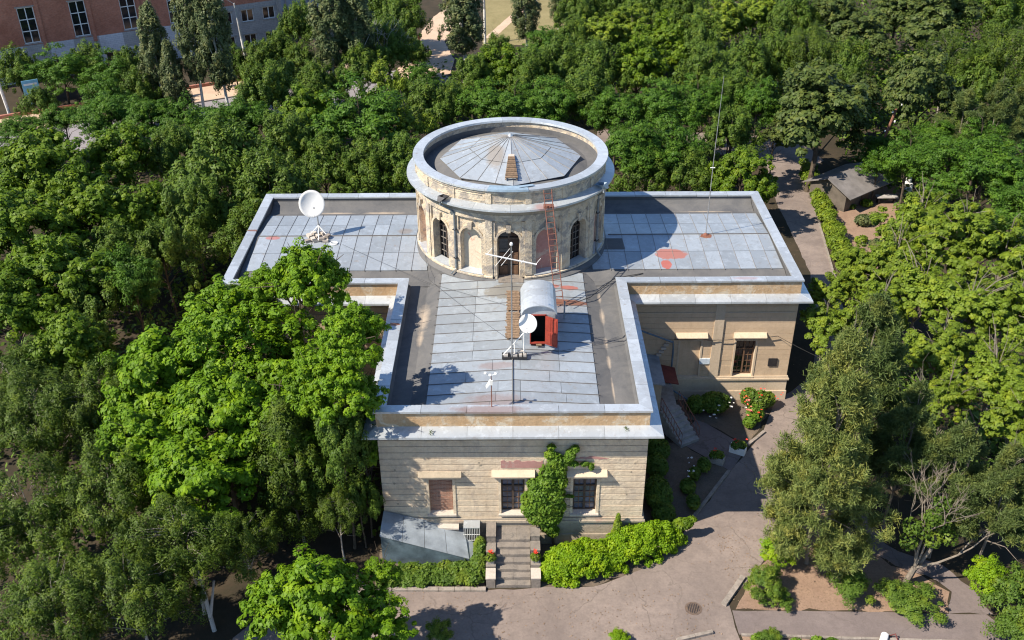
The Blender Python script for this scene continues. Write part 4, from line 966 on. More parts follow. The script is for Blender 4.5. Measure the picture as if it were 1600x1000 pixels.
a_ = math.atan2(dS.y, dS.x)
for k in range(7):
    T = Matrix.Translation(p0+dS*(.28*k)) @ Matrix.Rotation(a_, 4, 'Z'); MB().box(0, .30, -.62, .62, 0, 1.2-.165*(k+1)+.165*.9, T).build('step', M['concrete'], po)
for s in (-1, 1):
    m = MB(); q0, q1 = p0+sS*.6*s+Vector((0, 0, 1.2)), p0+sS*.6*s+dS*1.95
    for h in (.35, .9): m.tube([q0+Vector((0, 0, h)), q1+Vector((0, 0, h))], .022, 5)
    m.build('handrail', M['ladder_rust'], po)
    for k in range(9): t = k/8; b = q0.lerp(q1, t); MB().tube([b, b+Vector((0, 0, .9))], .012, 4).build('baluster', M['ladder_rust'], po)
bp = MB().tube([(6.6, -6.35, 5.1), (8.85, -6.15, 4.05), (8.9, -6.12, 3.6), (8.9, -6.1, .9), (10.3, -6.5, .12)], .055, 8); top('drainpipe', bp, M['blue_metal'], (8.9, -6.1, 0), 'blue-grey drainpipe bending along the right wing wall by the porch', 'downpipe')
# planters
for (x, y, lab, fl) in ((11.95, -10.75, 'white planter box with red flowers beside the rose bed kerb', 9), (10.65, -11.55, 'pale planter box with green leaves opposite the flowered white one', 3)):
    pl = empty('planter', (x, y, 0), lab, 'planter', 'planters flanking the porch path'); T = Matrix.Translation((x, y, 0)) @ Matrix.Rotation(R(-28), 4, 'Z')
    m = MB(); m.box(-.42, .42, -.2, -.15, .02, .42, T); m.box(-.42, .42, .15, .2, .02, .42, T); m.box(-.42, -.37, -.15, .15, .02, .42, T); m.box(.37, .42, -.15, .15, .02, .42, T); m.build('box', M['white_paint' if fl > 5 else 'concrete'], pl)
    MB().box(-.37, .37, -.15, .15, .03, .34, T).build('earth', M['dark_soil'], pl)
    leafobj('leaves', leafblob((x, y, .5), (.42, .25, .28), 420, .07, int(x*10)), 'leaf_bush', pl)
    flowers(pl, (x-.05, y, .6), (.3, .15, .3), fl, 'red_flower', .06, int(x))
def mound(name, parts, mat, label, cat, n_per=900, size=.07, loc=None, up=.5, kind=None, core=.78):
    qs = []; rg = np.random.default_rng(int(abs(parts[0][0]*100+parts[0][1]*77)) % 99991)
    for (x, y, z, rx, ry, rz) in parts:
        area = (rx*ry+ry*rz+rx*rz)/3*4*3.14; qs.append(leafblob((x, y, z), (rx, ry, rz), int(n_per*area), size, rg.integers(1e6), up=up, core=core))
    q = np.concatenate(qs); q[:, :, 2] = np.maximum(q[:, :, 2], .02)
    return leafobj(name, q, mat, loc=loc or (parts[0][0], parts[0][1], 0))
rr = random.Random(11)
def lumps(cx, cy, L_, Wd, H, ang, n, cr):
    out = []
    for k in range(n):
        a = rr.uniform(0, 6.28); t = rr.random()**.5; lx, ly = math.cos(a)*t*L_, math.sin(a)*t*Wd; z = H*math.sqrt(max(.05, 1-t*t))-cr*.6
        out.append((cx+lx*math.cos(ang)-ly*math.sin(ang), cy+lx*math.sin(ang)+ly*math.cos(ang), max(.15, z*rr.uniform(.8, 1.05)), cr*rr.uniform(.7, 1.2), cr*rr.uniform(.7, 1.2), cr*rr.uniform(.6, .9)))
    return out
for (cx, cy, L_, Wd, H, ang, lab) in ((3.05, -19.1, 1.95, .95, 1.55, R(14), 'clipped bright green shrub mound touching the stairs'), (5.75, -18.1, 2.5, .90, 1.55, R(24), 'clipped bright green shrub mound at the right corner of the front wall')):
    P = lumps(cx, cy, L_, Wd, H, ang, 230, .27)
    root = empty('clipped_shrub', (cx, cy, 0), lab, 'shrub', 'clipped shrubs along the front wall')
    q = np.concatenate([leafblob((x, y, z), (a, b, c), 150, .055, int(1e4*abs(x*y)) % 100003, up=.5, core=.6) for x, y, z, a, b, c in P]); q[:, :, 2] = np.maximum(q[:, :, 2], .02)
    leafobj('leaves', q, 'leaf_hedge', root)
    m = MB()
    for k in range(7): m.tube([(cx, cy, 0), (cx+rr.uniform(-1, 1), cy+rr.uniform(-.5, .5), .9)], [.03, .012], 4)
    m.build('stem', M['bark'], root)
o = mound('feathery_sprig', [(8.0, -17.2, 1.0, .5, .25, .3), (8.4, -17.1, 1.15, .25, .15, .15)], 'leaf_maple', '', '', 500, .08); tag(o, 'loose feathery sprig sticking out beyond the right shrub mound', 'plant')
o = mound('young_conifer', [(4.85, -17.75, .7, .32, .28, .7), (4.85, -17.75, 1.35, .2, .2, .45), (4.85, -17.75, 1.85, .1, .1, .3)], 'leaf_lime', '', '', 900, .06); tag(o, 'small pointed conifer against the front wall plinth', 'conifer')
# ivy bed left of stairs
qs = []
rg = np.random.default_rng(8)
for k in range(230):
    x, y = rg.uniform(-6.2, -1.35), rg.uniform(-20.15, -19.05); z = .12+.22*rg.random()+(.25 if x > -2.6 else 0)*rg.random()
    qs.append(leafblob((x, y, z), (.28, .22, .2), 75, .075, rg.integers(1e6), up=.9))
o = leafobj('ivy_ground_cover', np.concatenate(qs), 'leaf_bush', loc=(-4, -19.6, 0)); tag(o, 'dark green ivy ground cover below the cellar entrance', 'ground cover', kind='stuff')
o = mound('shrub', [(-1.6, -19.2, .5, .4, .5, .5), (-1.55, -18.5, .7, .3, .5, .6), (-2.0, -19.8, .35, .5, .35, .35)], 'leaf_bush', '', '', 450, .09); tag(o, 'leafy shrub hugging the left side wall of the stairs', 'shrub')
# roses and dark bed plants
def shrub(name, parts, mat, lab, cat, fl=None, n=380, size=.08):
    root = empty(name, (parts[0][0], parts[0][1], 0), lab, cat)
    q = np.concatenate([leafblob((x, y, z), (a, b, c), int(n*4.2*(a*b+b*c+a*c)), size, int(1e4*abs(x*y+z)) % 100003, up=.5, core=.45) for x, y, z, a, b, c in parts]); q[:, :, 2] = np.maximum(q[:, :, 2], .02)
    leafobj('leaves', q, mat, root)
    if fl:
        for j, (mt, nn, sz, c, rad) in enumerate(fl): flowers(root, c, rad, nn, mt, sz, 5+j)
    m = MB()
    for k in range(4): m.tube([(parts[0][0], parts[0][1], 0), (parts[0][0]+rr.uniform(-.3, .3), parts[0][1]+rr.uniform(-.3, .3), parts[0][2]+.1)], [.025, .01], 4)
    m.build('stem', M['bark'], root); return root
shrub('rose_bush', [(13.9, -7.0, .7, .6, .5, .6), (13.3, -6.8, .8, .5, .5, .55), (14.4, -6.8, .6, .4, .4, .5)], 'leaf_bush', 'sunlit rose bush with red blooms under the right wing window', 'rose bush', [('red_flower', 22, .055, (13.6, -7.1, .7), (1.2, .5, .6))])
shrub('rose_bush', [(13.4, -8.1, .6, .5, .5, .5), (13.0, -8.6, .4, .35, .35, .4)], 'leaf_ivy', 'rose bush with pink and white blooms at the tip of the bed', 'rose bush', [('pink_flower', 8, .08, (13.0, -8.2, .7), (.3, .6, .5)), ('red_flower', 8, .055, (13.4, -8.3, .6), (.6, .6, .4))])
shrub('rose_bush', [(11.3, -7.2, .7, .9, .6, .65), (10.3, -7.2, .6, .6, .5, .55)], 'leaf_bush', 'shaded bush with white blooms below the notice board', 'rose bush', [('white_flower', 10, .06, (11.9, -7.7, .6), (1.0, .5, .5)), ('white_flower', 5, .06, (11.0, -8.3, .3), (.7, .3, .5))])
shrub('garden_shrub', [(7.6, -11.0, .5, .7, .9, .5), (7.4, -12.4, .5, .6, .8, .5)], 'leaf_bush', 'dark shrub in the shaded bed beside the porch stairs', 'shrub')
shrub('garden_shrub', [(7.2, -14.6, .6, .7, 1.2, .6), (7.3, -16.0, .5, .6, .7, .5)], 'leaf_bush', 'dark shrub in the shade along the right wall of the front wing', 'shrub')
shrub('garden_shrub', [(9.9, -12.2, .4, .35, .4, .4)], 'leaf_bush', 'small shaded plant beside the pale planter', 'plant')
shrub('garden_shrub', [(9.3, -12.9, .4, .3, .4, .35), (8.8, -13.8, .35, .4, .5, .3)], 'leaf_bush', 'shaded plant with white blooms near the bed kerb', 'plant', [('white_flower', 8, .06, (9.1, -12.9, .5), (.4, .7, .4))])
shrub('garden_shrub', [(8.9, -15.0, .4, .35, .5, .3)], 'leaf_bush', 'low shaded plant at the lower end of the dark bed', 'plant')
# manhole
mh = empty('manhole_cover', (7.9, -21.5, .012), 'round rusty manhole cover in the driveway', 'manhole cover')
MB().arc([(.30, .0), (.38, .0), (.38, .022), (.30, .022)], 0, 2*math.pi, 28, 7.9, -21.5, False).build('ring', M['iron_cover'], mh)
MB().arc([(.001, 0), (.295, 0), (.295, .02), (.001, .02)], 0, 2*math.pi, 28, 7.9, -21.5, False).build('lid', M['iron_cover'], mh)
m = MB()
for k in range(-3, 4): h = math.sqrt(.27**2-(k*.075)**2); m.box(7.9+k*.075-.012, 7.9+k*.075+.012, -21.5-h, -21.5+h, .03, .038)
m.build('ridge', M['dark_metal'], mh)
# white object at the bottom edge
wb = empty('white_canister', (15.6, -23.15, 0), 'white canister with red handle at the bottom picture edge', 'canister')
MB().tube([(15.5, -23.6, .15), (15.75, -23.15, .2)], .16, 10).build('body', M['white_paint'], wb); MB().tube([(15.95, -23.1, .05), (16.15, -23.2, .3), (16.25, -23.6, .05)], .03, 5).build('handle', M['canopy_red'], wb)
rs = random.Random(5)
for k, (u_, v_) in enumerate([(10.3, -23.25), (11.0, -23.3), (11.9, -23.5), (12.8, -23.4), (13.4, -23.5)]):
    shrub('garden_plant', [(u_, v_, .18, .28, .18, .2)], 'leaf_ivy', ['round low plant at the left end of the bottom strip', 'second low plant of the bottom strip, darker', 'tiny plant in the middle of the bottom strip', 'yellowish plant in the bottom strip', 'rightmost low plant of the bottom strip'][k], 'plant', n=500, size=.06)

# ================================================================= FACTORY BUILDING upper left
fd = Vector((math.cos(R(31.3)), math.sin(R(31.3)), 0)); fn = Vector((fd.y, -fd.x, 0)); F0 = Vector((-46, 57, 0))
fT = Matrix.Translation(F0) @ Matrix.Rotation(R(31.3), 4, 'Z')     # local x along the facade, -y towards the camera
fb = empty('factory_building', tuple(F0), 'red brick and grey block factory building at the upper left', 'building')
def fbox(name, mats, *bx): return MB().box(*bx, fT).build(name, M[mats], fb)
def wallrun(x0, x1, z0, z1, holes, mat, y=0, name='wall'):
    xs_ = sorted({x0, x1, *[h[0] for h in holes], *[h[1] for h in holes]}); xs_ = [x for x in xs_ if x0 <= x <= x1]; m = MB()
    for a, b in zip(xs_[:-1], xs_[1:]):
        hs = sorted([(h[2], h[3]) for h in holes if h[0] < (a+b)/2 < h[1] and h[3] > z0 and h[2] < z1]); z = z0
        for c, d in hs:
            if c > z: m.box(a, b, y, y+.3, z, c, fT)
            z = max(z, d)
        if z < z1: m.box(a, b, y, y+.3, z, z1, fT)
    return m.build(name, M[mat], fb)
tall = [(-12.2, -10.55), (-7.05, -5.4), (-1.9, -.25), (3.3, 4.95), (8.4, 10.0)]
low = [(-12.2, -10.5), (-6.9, -5.3), (-1.8, -.1), (.8, 2.5), (5.3, 6.9)]
H_ = [(a, b, 4.0, 7.75) for a, b in tall]+[(a, b, .6, 1.85) for a, b in low]
wallrun(-20, 10.2, 3.8, 10, H_, 'factory_brick'); wallrun(-20, 10.2, -.5, 3.8, H_, 'factory_white', -.03)
sm = [(14.0+i*2.6, 15.5+i*2.6) for i in range(3)]+[(11.3, 12.8)]
H2 = [(a, b, 3.0, 4.4) for a, b in sm]+[(a, b, .15, 1.5) for a, b in sm]
wallrun(10.2, 21.6, 5.05, 10, H2, 'factory_brick'); wallrun(10.2, 21.6, -.5, 5.05, H2, 'factory_grey', -.03)
MB().box(21.3, 21.6, .3, 12, -.5, 10, fT).build('wall', M['factory_grey'], fb)
MB().box(-20, 21.6, .3, 12, 9.9, 10.1, fT).build('roof', M['bitumen'], fb)
MB().box(-20, 21.25, .9, 1.0, -.5, 9.9, fT).build('dark_interior', M['hollow'], fb)
def fwin(x0, x1, z0, z1, rows, sillm=True):
    m = MB(); t = .09
    m.box(x0, x0+t, .08, .16, z0, z1, fT); m.box(x1-t, x1, .08, .16, z0, z1, fT); m.box((x0+x1)/2-.05, (x0+x1)/2+.05, .078, .158, z0, z1, fT)
    for k in range(rows+1):
        z = z0+(z1-z0-t)*k/rows; m.box(x0+t, x1-t, .082, .162, z, z+t, fT)
    w_ = m.build('window', M['white_paint'], fb)
    for k in range(rows):
        for s in (0, 1):
            a = x0+t if s == 0 else (x0+x1)/2+.05; b = (x0+x1)/2-.05 if s == 0 else x1-t
            MB().box(a, b, .11, .13, z0+(z1-z0-t)*k/rows+t, z0+(z1-z0-t)*(k+1)/rows, fT).build('pane', M['glass_dark'], w_)
    MB().box(x0-.15, x1+.15, -.1, .06, z1+.01, z1+.12, fT).build('lintel', M['concrete'], w_)
    MB().box(x0-.1, x1+.1, -.08, .08, z0-.1, z0-.005, fT).build('sill', M['concrete'], w_)
for a, b in tall: fwin(a, b, 4.0, 7.75, 3)
for a, b in low: fwin(a, b, .6, 1.85, 1)
for a, b in sm: fwin(a, b, 3.0, 4.4, 1); fwin(a, b, .15, 1.5, 1)
for a, b in tall: fbox('pilaster', 'factory_brick', b+.12, b+.5, -.14, -.035, 3.3, 10)
for a, b in tall[:4]: fbox('plaster_patch', 'factory_grey', a-.3, b+.7, -.045, -.032, 2.2, 3.82)
fbox('drain', 'concrete', 21.0, 21.1, -.16, -.05, 0, 10)
fr_ = MB(); fr_.box(24, 40, 14, 20, 0, 12, fT); nb = top('far_block', fr_, M['far_blue'], tuple((fT @ Vector((30, 14, 0)))), 'pale bluish building behind the factory corner at the top edge', 'building')
for k in range(6): MB().box(24.6+k*1.1, 24.75+k*1.1, 13.9, 14.02, 0, 11.5, fT).build('wall_rib', M['concrete'], nb)
# billboard
bb = empty('blue_board', (-47.6, 42.6, 0), 'light blue notice board on posts beside the far pavement', 'sign')
T = Matrix.Translation((-47.4, 42.9, 0)) @ Matrix.Rotation(R(31), 4, 'Z')
MB().box(-.75, .75, -.03, .03, 1.0, 3.4, T).build('panel', M['blue_sign'], bb)
for s in (-.7, .7): MB().box(s-.04, s+.04, .032, .1, 0, 3.4, T).build('post', M['steel'], bb)
MB().box(-.6, .6, -.045, -.031, 2.9, 3.1, T).build('print', M['white_paint'], bb); MB().box(-.6, .4, -.045, -.031, 1.4, 2.0, T).build('print', M['sign_white'], bb)
# lamp posts
def lamp(x, y, h, lean, lab, headdir=-1):
    r_ = empty('street_lamp', (x, y, 0), lab, 'street lamp', 'street lamps along the far road')
    MB().tube([(x, y, 0), (x+lean*.55, y, h*.55)], [.17, .14], 8).build('post', M['white_trunk'], r_)
    MB().tube([(x+lean*.55, y, h*.55), (x+lean, y, h)], [.135, .09], 8).build('upper_post', M['pole_concrete'], r_)
    MB().tube([(x+lean, y, h-.1), (x+lean+headdir*.7, y-.3, h+.5), (x+lean+headdir*1.1, y-.6, h+.5)], .035, 6).build('arm', M['steel'], r_)
    m = MB().box(x+lean+headdir*1.5-.25, x+lean+headdir*1.1+.2, y-.85, y-.5, h+.42, h+.58); m.build('lamp_head', M['white_paint'], r_)
lamp(-28.5, 53.2, 8.2, -.5, 'concrete street lamp post before the grey factory wall', -1)
lamp(-50.1, 42.6, 8.5, -.6, 'white based street lamp post at the left picture edge', -1)
lamp(-3.2, 66.6, 7.5, 0, 'thin dark street lamp post beside the dry lawn', 1)
# red gate on the sandy path
gt = empty('iron_gate', (-10.3, 61.2, 0), 'rusty iron gate post and fence panel by the sandy path', 'gate')
for k, (x, y) in enumerate(((-10.6, 61.0), (-11.2, 58.5))): MB().box(x-.1, x+.1, y-.1, y+.1, 0, 2.6).build('post', M['canopy_red'], gt)
m = MB()
for k in range(12): t = k/11; m.tube([(-10.6-.6*t, 61.0-2.5*t, .2), (-10.6-.6*t, 61.0-2.5*t, 2.2)], .02, 4)
m.tube([(-10.6, 61, 2.1), (-11.2, 58.5, 2.1)], .03, 4); m.build('bars', M['canopy_red'], gt)
# hut with pitched roof on the right
hT = Matrix.Translation((27.2, 21.9, 0)) @ Matrix.Rotation(R(38), 4, 'Z')
hut = empty('garden_hut', (27.2, 21.9, 0), 'low hut with a grey pitched roof beyond the garden patch', 'hut')
MB().box(-2.6, 2.6, -1.7, 1.7, 0, 1.45, hT).build('wall', M['hut_wall'], hut)
for s in (-1, 1):
    m = MB(); vs = [(-2.9, s*2.3, 1.3), (2.9, s*2.3, 1.3), (2.9, 0, 2.3), (-2.9, 0, 2.3)]; vs += [(x, y, z+.06) for x, y, z in vs]
    m.add([hT @ Vector(q) for q in vs], [(0, 1, 2, 3), (4, 5, 6, 7), (0, 1, 5, 4), (1, 2, 6, 5), (2, 3, 7, 6), (3, 0, 4, 7)]); m.build('roof', M['hut_roof'], hut)
for s in (-1, 1): m = MB(); m.add([hT @ Vector(q) for q in ((s*2.58, -1.7, 1.45), (s*2.58, 1.7, 1.45), (s*2.58, 0, 2.25))], [(0, 1, 2)]); m.build('gable', M['hut_wall'], hut)
MB().box(-.45, .45, -1.76, -1.68, 0, 1.4, hT).build('door', M['brown_wood'], hut)
tb = empty('garden_bench', (30.0, 20.6, 0), 'weathered pale bench in front of the hut', 'bench')
MB().box(29.2, 30.9, 20.3, 20.9, .55, .62).build('seat', M['concrete'], tb)
for x in (29.4, 30.7): MB().box(x-.05, x+.05, 20.4, 20.8, 0, .55).build('leg', M['dark_metal'], tb)
wp_ = empty('white_pillar', (32.3, 22.4, 0), 'cracked white garden statue base between the feathery trees', 'pillar')
MB().box(32.0, 32.6, 22.1, 22.7, 0, 1.0).build('base', M['white_paint'], wp_); MB().arc([(.001, 1.7), (.16, 1.65), (.24, 1.3), (.18, 1.0), (.001, 1.0)], 0, 6.283, 9, 32.3, 22.4, False).build('shaft', M['white_paint'], wp_)
# leaning utility pole
up_ = empty('utility_pole', (30.2, 25.6, 0), 'leaning brown utility pole with white insulators in the right wood', 'utility pole')
MB().tube([(30.2, 25.6, 0), (31.7, 26.0, 6.7)], [.15, .11], 8).build('post', M['brown_pole'], up_)
for k, z in enumerate((.62, .74, .86, .95)):
    c = Vector((30.2, 25.6, 0)).lerp(Vector((31.7, 26.0, 6.7)), z); m = MB(); m.arc([(.001, c.z+.1), (.08, c.z+.06), (.08, c.z-.06), (.001, c.z-.1)], 0, 6.283, 8, c.x+(.25 if k % 2 else -.25), c.y-.1, False); m.build('insulator', M['white_paint'], up_)
    MB().tube([c, (c.x+(.25 if k % 2 else -.25), c.y-.1, c.z)], .02, 4).build('bracket', M['dark_metal'], up_)
# clipped hedge along the back road
hg = empty('clipped_hedge', (24.5, 14, 0), 'long clipped green hedge along the back road', 'hedge'); qs = []; rg = np.random.default_rng(21)
for k in range(150):
    t = rg.random(); x = 23.0+(25.4-23.0)*t+rg.uniform(-.35, .35); y = 4.5+(27.5-4.5)*t; z = rg.uniform(.25, 1.05)
    qs.append(leafblob((x, y, z), (.5, .6, .32), 260, .085, rg.integers(1e6), up=.8))
leafobj('leaves', np.concatenate(qs), 'leaf_lime', hg)
m = MB()
for k in range(16): t = k/15; x, y = 23.0+2.4*t, 4.5+23*t; m.tube([(x, y, 0), (x, y, .9)], .03, 4)
m.build('stem', M['bark'], hg)
GP = [(27.0, 16.6, .75, 'blue-green leafy clump in the garden patch'), (29.4, 15.2, .6, 'round dark green bush in the garden patch'), (28.3, 20.0, .5, 'yellowish weed near the hut in the garden patch'), (27.0, 19.6, .35, 'small dry plant in the upper garden patch'), (26.8, 12.8, .6, 'weed by the hedge in the lower garden patch'), (28.2, 12.4, .7, 'leafy weed in the lower garden patch'), (25.9, 13.6, .5, 'green clump close to the hedge in the garden patch'), (28.4, 17.8, .4, 'thin plant in the middle of the garden patch'), (30.8, 16.0, .8, 'dark shrub at the right side of the garden patch'), (31.0, 18.5, .8, 'feathery shrub behind the round dark green bush')]
for k, (x, y, r_, lab) in enumerate(GP): shrub('garden_plant', [(x, y, r_*.6, r_, r_*.8, r_*.6), (x+r_*.5, y+.2, r_*.5, r_*.6, r_*.6, r_*.5)], ['leaf_poplar', 'leaf_bush', 'leaf_lime', 'leaf_elm'][k % 4], lab, 'plant', n=160, size=.11)

# ================================================================= TREES
def nrmz(a): return a/np.maximum(np.linalg.norm(a, axis=-1, keepdims=True), 1e-9)
def crown(seed, Rn, Hn, nl, ncl, cr, nleaf, leaf, asp=.55, shape='round', up=.45, stretch=1., inner=.25, flat=.75, needle=False):
    """crown mesh around the origin: lobes > clusters > leaves. returns (quads, cluster centres)"""
    rg = np.random.default_rng(seed)
    # lobes
    if shape == 'round':
        d = nrmz(rg.normal(size=(nl, 3))*[1, 1, .8]); d[:, 2] = np.abs(d[:, 2])*1.2-.5
        lc = d*np.array([Rn, Rn, Hn])*rg.uniform(.40, .92, (nl, 1)); lr = rg.uniform(.14, .38, nl)
        lc = np.vstack([lc, [[0, 0, Hn*.2]]]); lr = np.append(lr, .58)
        wt_ = lr**2; k = rg.choice(len(lc), ncl, p=wt_/wt_.sum()); dd = nrmz(rg.normal(size=(ncl, 3))+[0, 0, .3]+lc[k]/Rn*.5)
        fr_ = rg.uniform(.4, 1.3, (ncl, 1))
        cc = lc[k]+dd*fr_*lr[k, None]*np.array([Rn, Rn, Hn*.95])
        # bare pockets
        hp = nrmz(rg.normal(size=(11, 3)))*Rn*rg.uniform(.5, 1., (11, 1)); dist = np.linalg.norm(cc[:, None]-hp[None], axis=2).min(1)
        keep = dist > Rn*.27; cc = cc[keep]; ncl = len(cc)
    elif shape == 'column':
        t = rg.random(ncl); z = (t*2-1)*Hn; prof = np.interp(t, [0, .12, .35, .7, .9, 1], [.45, .8, 1, .78, .45, .12]); a = rg.uniform(0, 6.283, ncl)
        r = Rn*prof*np.sqrt(rg.uniform(.25, 1, ncl))*(.85+.25*np.sin(a*3+z*1.3)); cc = np.stack([r*np.cos(a), r*np.sin(a), z], 1)
    elif shape == 'cone':
        t = rg.random(ncl)**.8; z = (t*2-1)*Hn; prof = np.interp(t, [0, .15, .5, .8, 1], [.72, 1, .72, .38, .06]); a = rg.uniform(0, 6.283, ncl)
        r = Rn*prof*np.sqrt(rg.uniform(.3, 1, ncl))*(.82+.28*np.sin(a*4+z*2.)); cc = np.stack([r*np.cos(a), r*np.sin(a), z], 1)
    elif shape == 'pine':
        nb = nl*7; t = np.linspace(0, 1, nb); zb_ = -Hn*1.02+t**1.15*2.0*Hn; ab = rg.uniform(0, 6.283, nb); ln = Rn*np.interp(t, [0, .2, .5, .8, 1], [.72, 1, .78, .38, .06])*rg.uniform(.75, 1.12, nb)
        k = rg.integers(0, nb, ncl); s = rg.uniform(.25, 1, ncl)**.6
        r = ln[k]*s; sw = rg.normal(size=ncl)*.13*r
        cc = np.stack([r*np.cos(ab[k])-sw*np.sin(ab[k]), r*np.sin(ab[k])+sw*np.cos(ab[k]), zb_[k]+r*.18+rg.normal(size=ncl)*.14+s**3*.25], 1)
    crs = cr*rg.uniform(.5, 1.45, ncl)
    n = ncl*nleaf; ci = np.repeat(np.arange(ncl), nleaf)
    if needle:
        d = nrmz(rg.normal(size=(n, 3))+[0, 0, .45]); L_ = leaf*rg.uniform(.7, 1.2, (n, 1)); base = cc[ci]+rg.normal(size=(n, 3))*crs[ci, None]*.32
        tip = base+d*L_; side = nrmz(np.cross(d, rg.normal(size=(n, 3))))*leaf*asp*.5
        return np.stack([base-side*.6, base+side*.6, tip+side, tip-side], 1), cc
    d = nrmz(rg.normal(size=(n, 3))+[0, 0, .25]); rad = rg.uniform(.35, 1, (n, 1))**.6
    p = cc[ci]+d*rad*crs[ci, None]*np.array([1, 1, flat*stretch])
    out = nrmz(cc/np.array([Rn, Rn, Hn]))[ci]
    nr = nrmz(d*.95+out*.5+np.array([0, 0, up])+rg.normal(size=(n, 3))*.33)
    t = nrmz(np.cross(nr, rg.normal(size=(n, 3)))); b = np.cross(nr, t); s = leaf*rg.uniform(.6, 1.3, (n, 1))
    return np.stack([p-t*s, p-b*s*asp, p+t*s, p+b*s*asp], 1), cc
def limbs(seed, Rn, Hn, zc, cc, nlimb, r0, twig=0):
    """trunk and limbs, z measured from the ground; crown centre at zc"""
    rg = random.Random(seed); m = MB(); topz = zc+Hn*.55
    def tr(z): return Vector((.12*math.sin(z*.9+seed), .12*math.cos(z*.7+seed*2), z))
    zs = [0, .25, 1.2, zc*.5, zc-.3*Hn, zc, topz]; m.tube([tr(z) for z in zs], [r0*1.5, r0*1.1, r0, r0*.85, r0*.65, r0*.45, r0*.12], 7)
    idx = list(range(len(cc))); rg.shuffle(idx)
    for i in idx[:nlimb]:
        e = Vector(cc[i])+Vector((0, 0, zc)); z0 = max(.5*zc-.2, min(topz-.3, e.z-Hn*.35-.3*math.hypot(e.x, e.y))); s = tr(z0); mid = s.lerp(e, .5)+Vector((rg.uniform(-.2, .2), rg.uniform(-.2, .2), .25))
        m.tube([s, mid, e], [r0*.42, r0*.22, r0*.07], 5, cap=False)
    for i in idx[nlimb:nlimb+twig]:
        e = Vector(cc[i])*1.04+Vector((0, 0, zc)); s = tr(max(.8, min(topz-.2, e.z-.5))).lerp(e, .35); mid = s.lerp(e, .6)+Vector((rg.uniform(-.25, .25), rg.uniform(-.25, .25), rg.uniform(-.1, .25)))
        m.tube([s, mid, e], [r0*.13, r0*.08, r0*.035], 4, cap=False)
    return m
ZN = 5.0
SPEC = dict(
    brightmaple=(3., 3., dict(nl=30, ncl=420, cr=.36, nleaf=72, leaf=.125), 'leaf_brightmaple', 'bark', 14, .13, 4, 3),   # Rn, Hn, kwargs, leaf material, bark material, limbs, trunk radius, twigs, variants
    maple=(3., 3., dict(nl=30, ncl=430, cr=.36, nleaf=72, leaf=.125), 'leaf_maple', 'bark', 16, .15, 6, 3),
    bigmaple=(3., 3., dict(nl=40, ncl=950, cr=.21, nleaf=72, leaf=.07), 'leaf_brightmaple', 'bark', 22, .10, 10, 1),
    lime=(3., 3., dict(nl=28, ncl=430, cr=.34, nleaf=70, leaf=.13, up=.7, flat=.55), 'leaf_lime', 'bark_grey', 16, .12, 20, 3),
    locust=(3., 3., dict(nl=26, ncl=460, cr=.42, nleaf=65, leaf=.10, asp=.42, flat=.5), 'leaf_locust', 'bark', 12, .12, 0, 3),
    elm=(3., 3., dict(nl=28, ncl=340, cr=.35, nleaf=90, leaf=.11, stretch=1.9, asp=.45), 'leaf_elm', 'bark', 12, .12, 14, 3),
    sparse=(3., 3., dict(nl=10, ncl=150, cr=.4, nleaf=50, leaf=.12), 'leaf_lime', 'bark_grey', 22, .10, 40, 1),
    linden=(3., 3., dict(nl=22, ncl=460, cr=.36, nleaf=66, leaf=.13, flat=.5, up=.9), 'leaf_linden', 'bark', 12, .14, 0, 2),
    juniper=(2.4, 3., dict(nl=26, ncl=340, cr=.30, nleaf=115, leaf=.07, stretch=2.2, asp=.34, flat=.8), 'leaf_juniper', 'twig_grey', 10, .075, 130, 3),
    thuja=(2., 3.6, dict(nl=9, ncl=420, cr=.28, nleaf=80, leaf=.07, stretch=2.4, asp=.36, shape='column'), 'leaf_juniper', 'bark_grey', 12, .07, 90, 1),
    poplar=(1.6, 4., dict(nl=9, ncl=340, cr=.30, nleaf=70, leaf=.10, stretch=2.0, shape='column'), 'leaf_poplar', 'white_trunk', 10, .14, 10, 2),
    pine=(3., 3.4, dict(nl=7, ncl=700, cr=.36, nleaf=75, leaf=.25, asp=.18, shape='pine', needle=True), 'leaf_pine', 'bark_grey', 14, .10, 14, 2),
    tallpine=(3., 5., dict(nl=14, ncl=1500, cr=.36, nleaf=90, leaf=.21, asp=.15, shape='pine', needle=True), 'leaf_tallpine', 'bark_grey', 34, .08, 46, 1),
    bush=(1., 1., dict(nl=12, ncl=220, cr=.19, nleaf=60, leaf=.045), 'leaf_bush', 'bark', 8, .03, 0, 2),
    limebush=(1., 1., dict(nl=12, ncl=200, cr=.19, nleaf=60, leaf=.05), 'leaf_hedge', 'bark', 8, .03, 0, 1),
)
PROTO = {}
def proto(kind, v):
    if (kind, v) not in PROTO:
        Rn, Hn, kw, lm, bk, nl_, r0, tw, nv = SPEC[kind]
        q, cc = crown(hash_(kind)+v*17, Rn, Hn, **kw)
        me = leafmesh('crown', q); me.materials.append(M[lm])
        zc = ZN if Rn > 1.2 else 1.2
        zc = max(zc, Hn*1.02)
        o = limbs(v+3, Rn, Hn, zc, cc, nl_, r0, tw).build('trunk', M[bk], None, autofix=False); tm_ = o.data; bpy.data.objects.remove(o)
        PROTO[(kind, v)] = (me, tm_, Rn, Hn, zc)
    return PROTO[(kind, v)]
def hash_(s): return sum(ord(c)*(i+7) for i, c in enumerate(s))
NAMES = dict(brightmaple='maple_tree', maple='maple_tree', bigmaple='maple_tree', lime='lime_tree', locust='locust_tree', elm='elm_tree', sparse='sparse_tree', linden='linden_tree', juniper='juniper', thuja='thuja',
             poplar='poplar_tree', pine='pine_tree', tallpine='pine_tree', bush='bush', limebush='bush')
rt = random.Random(99)
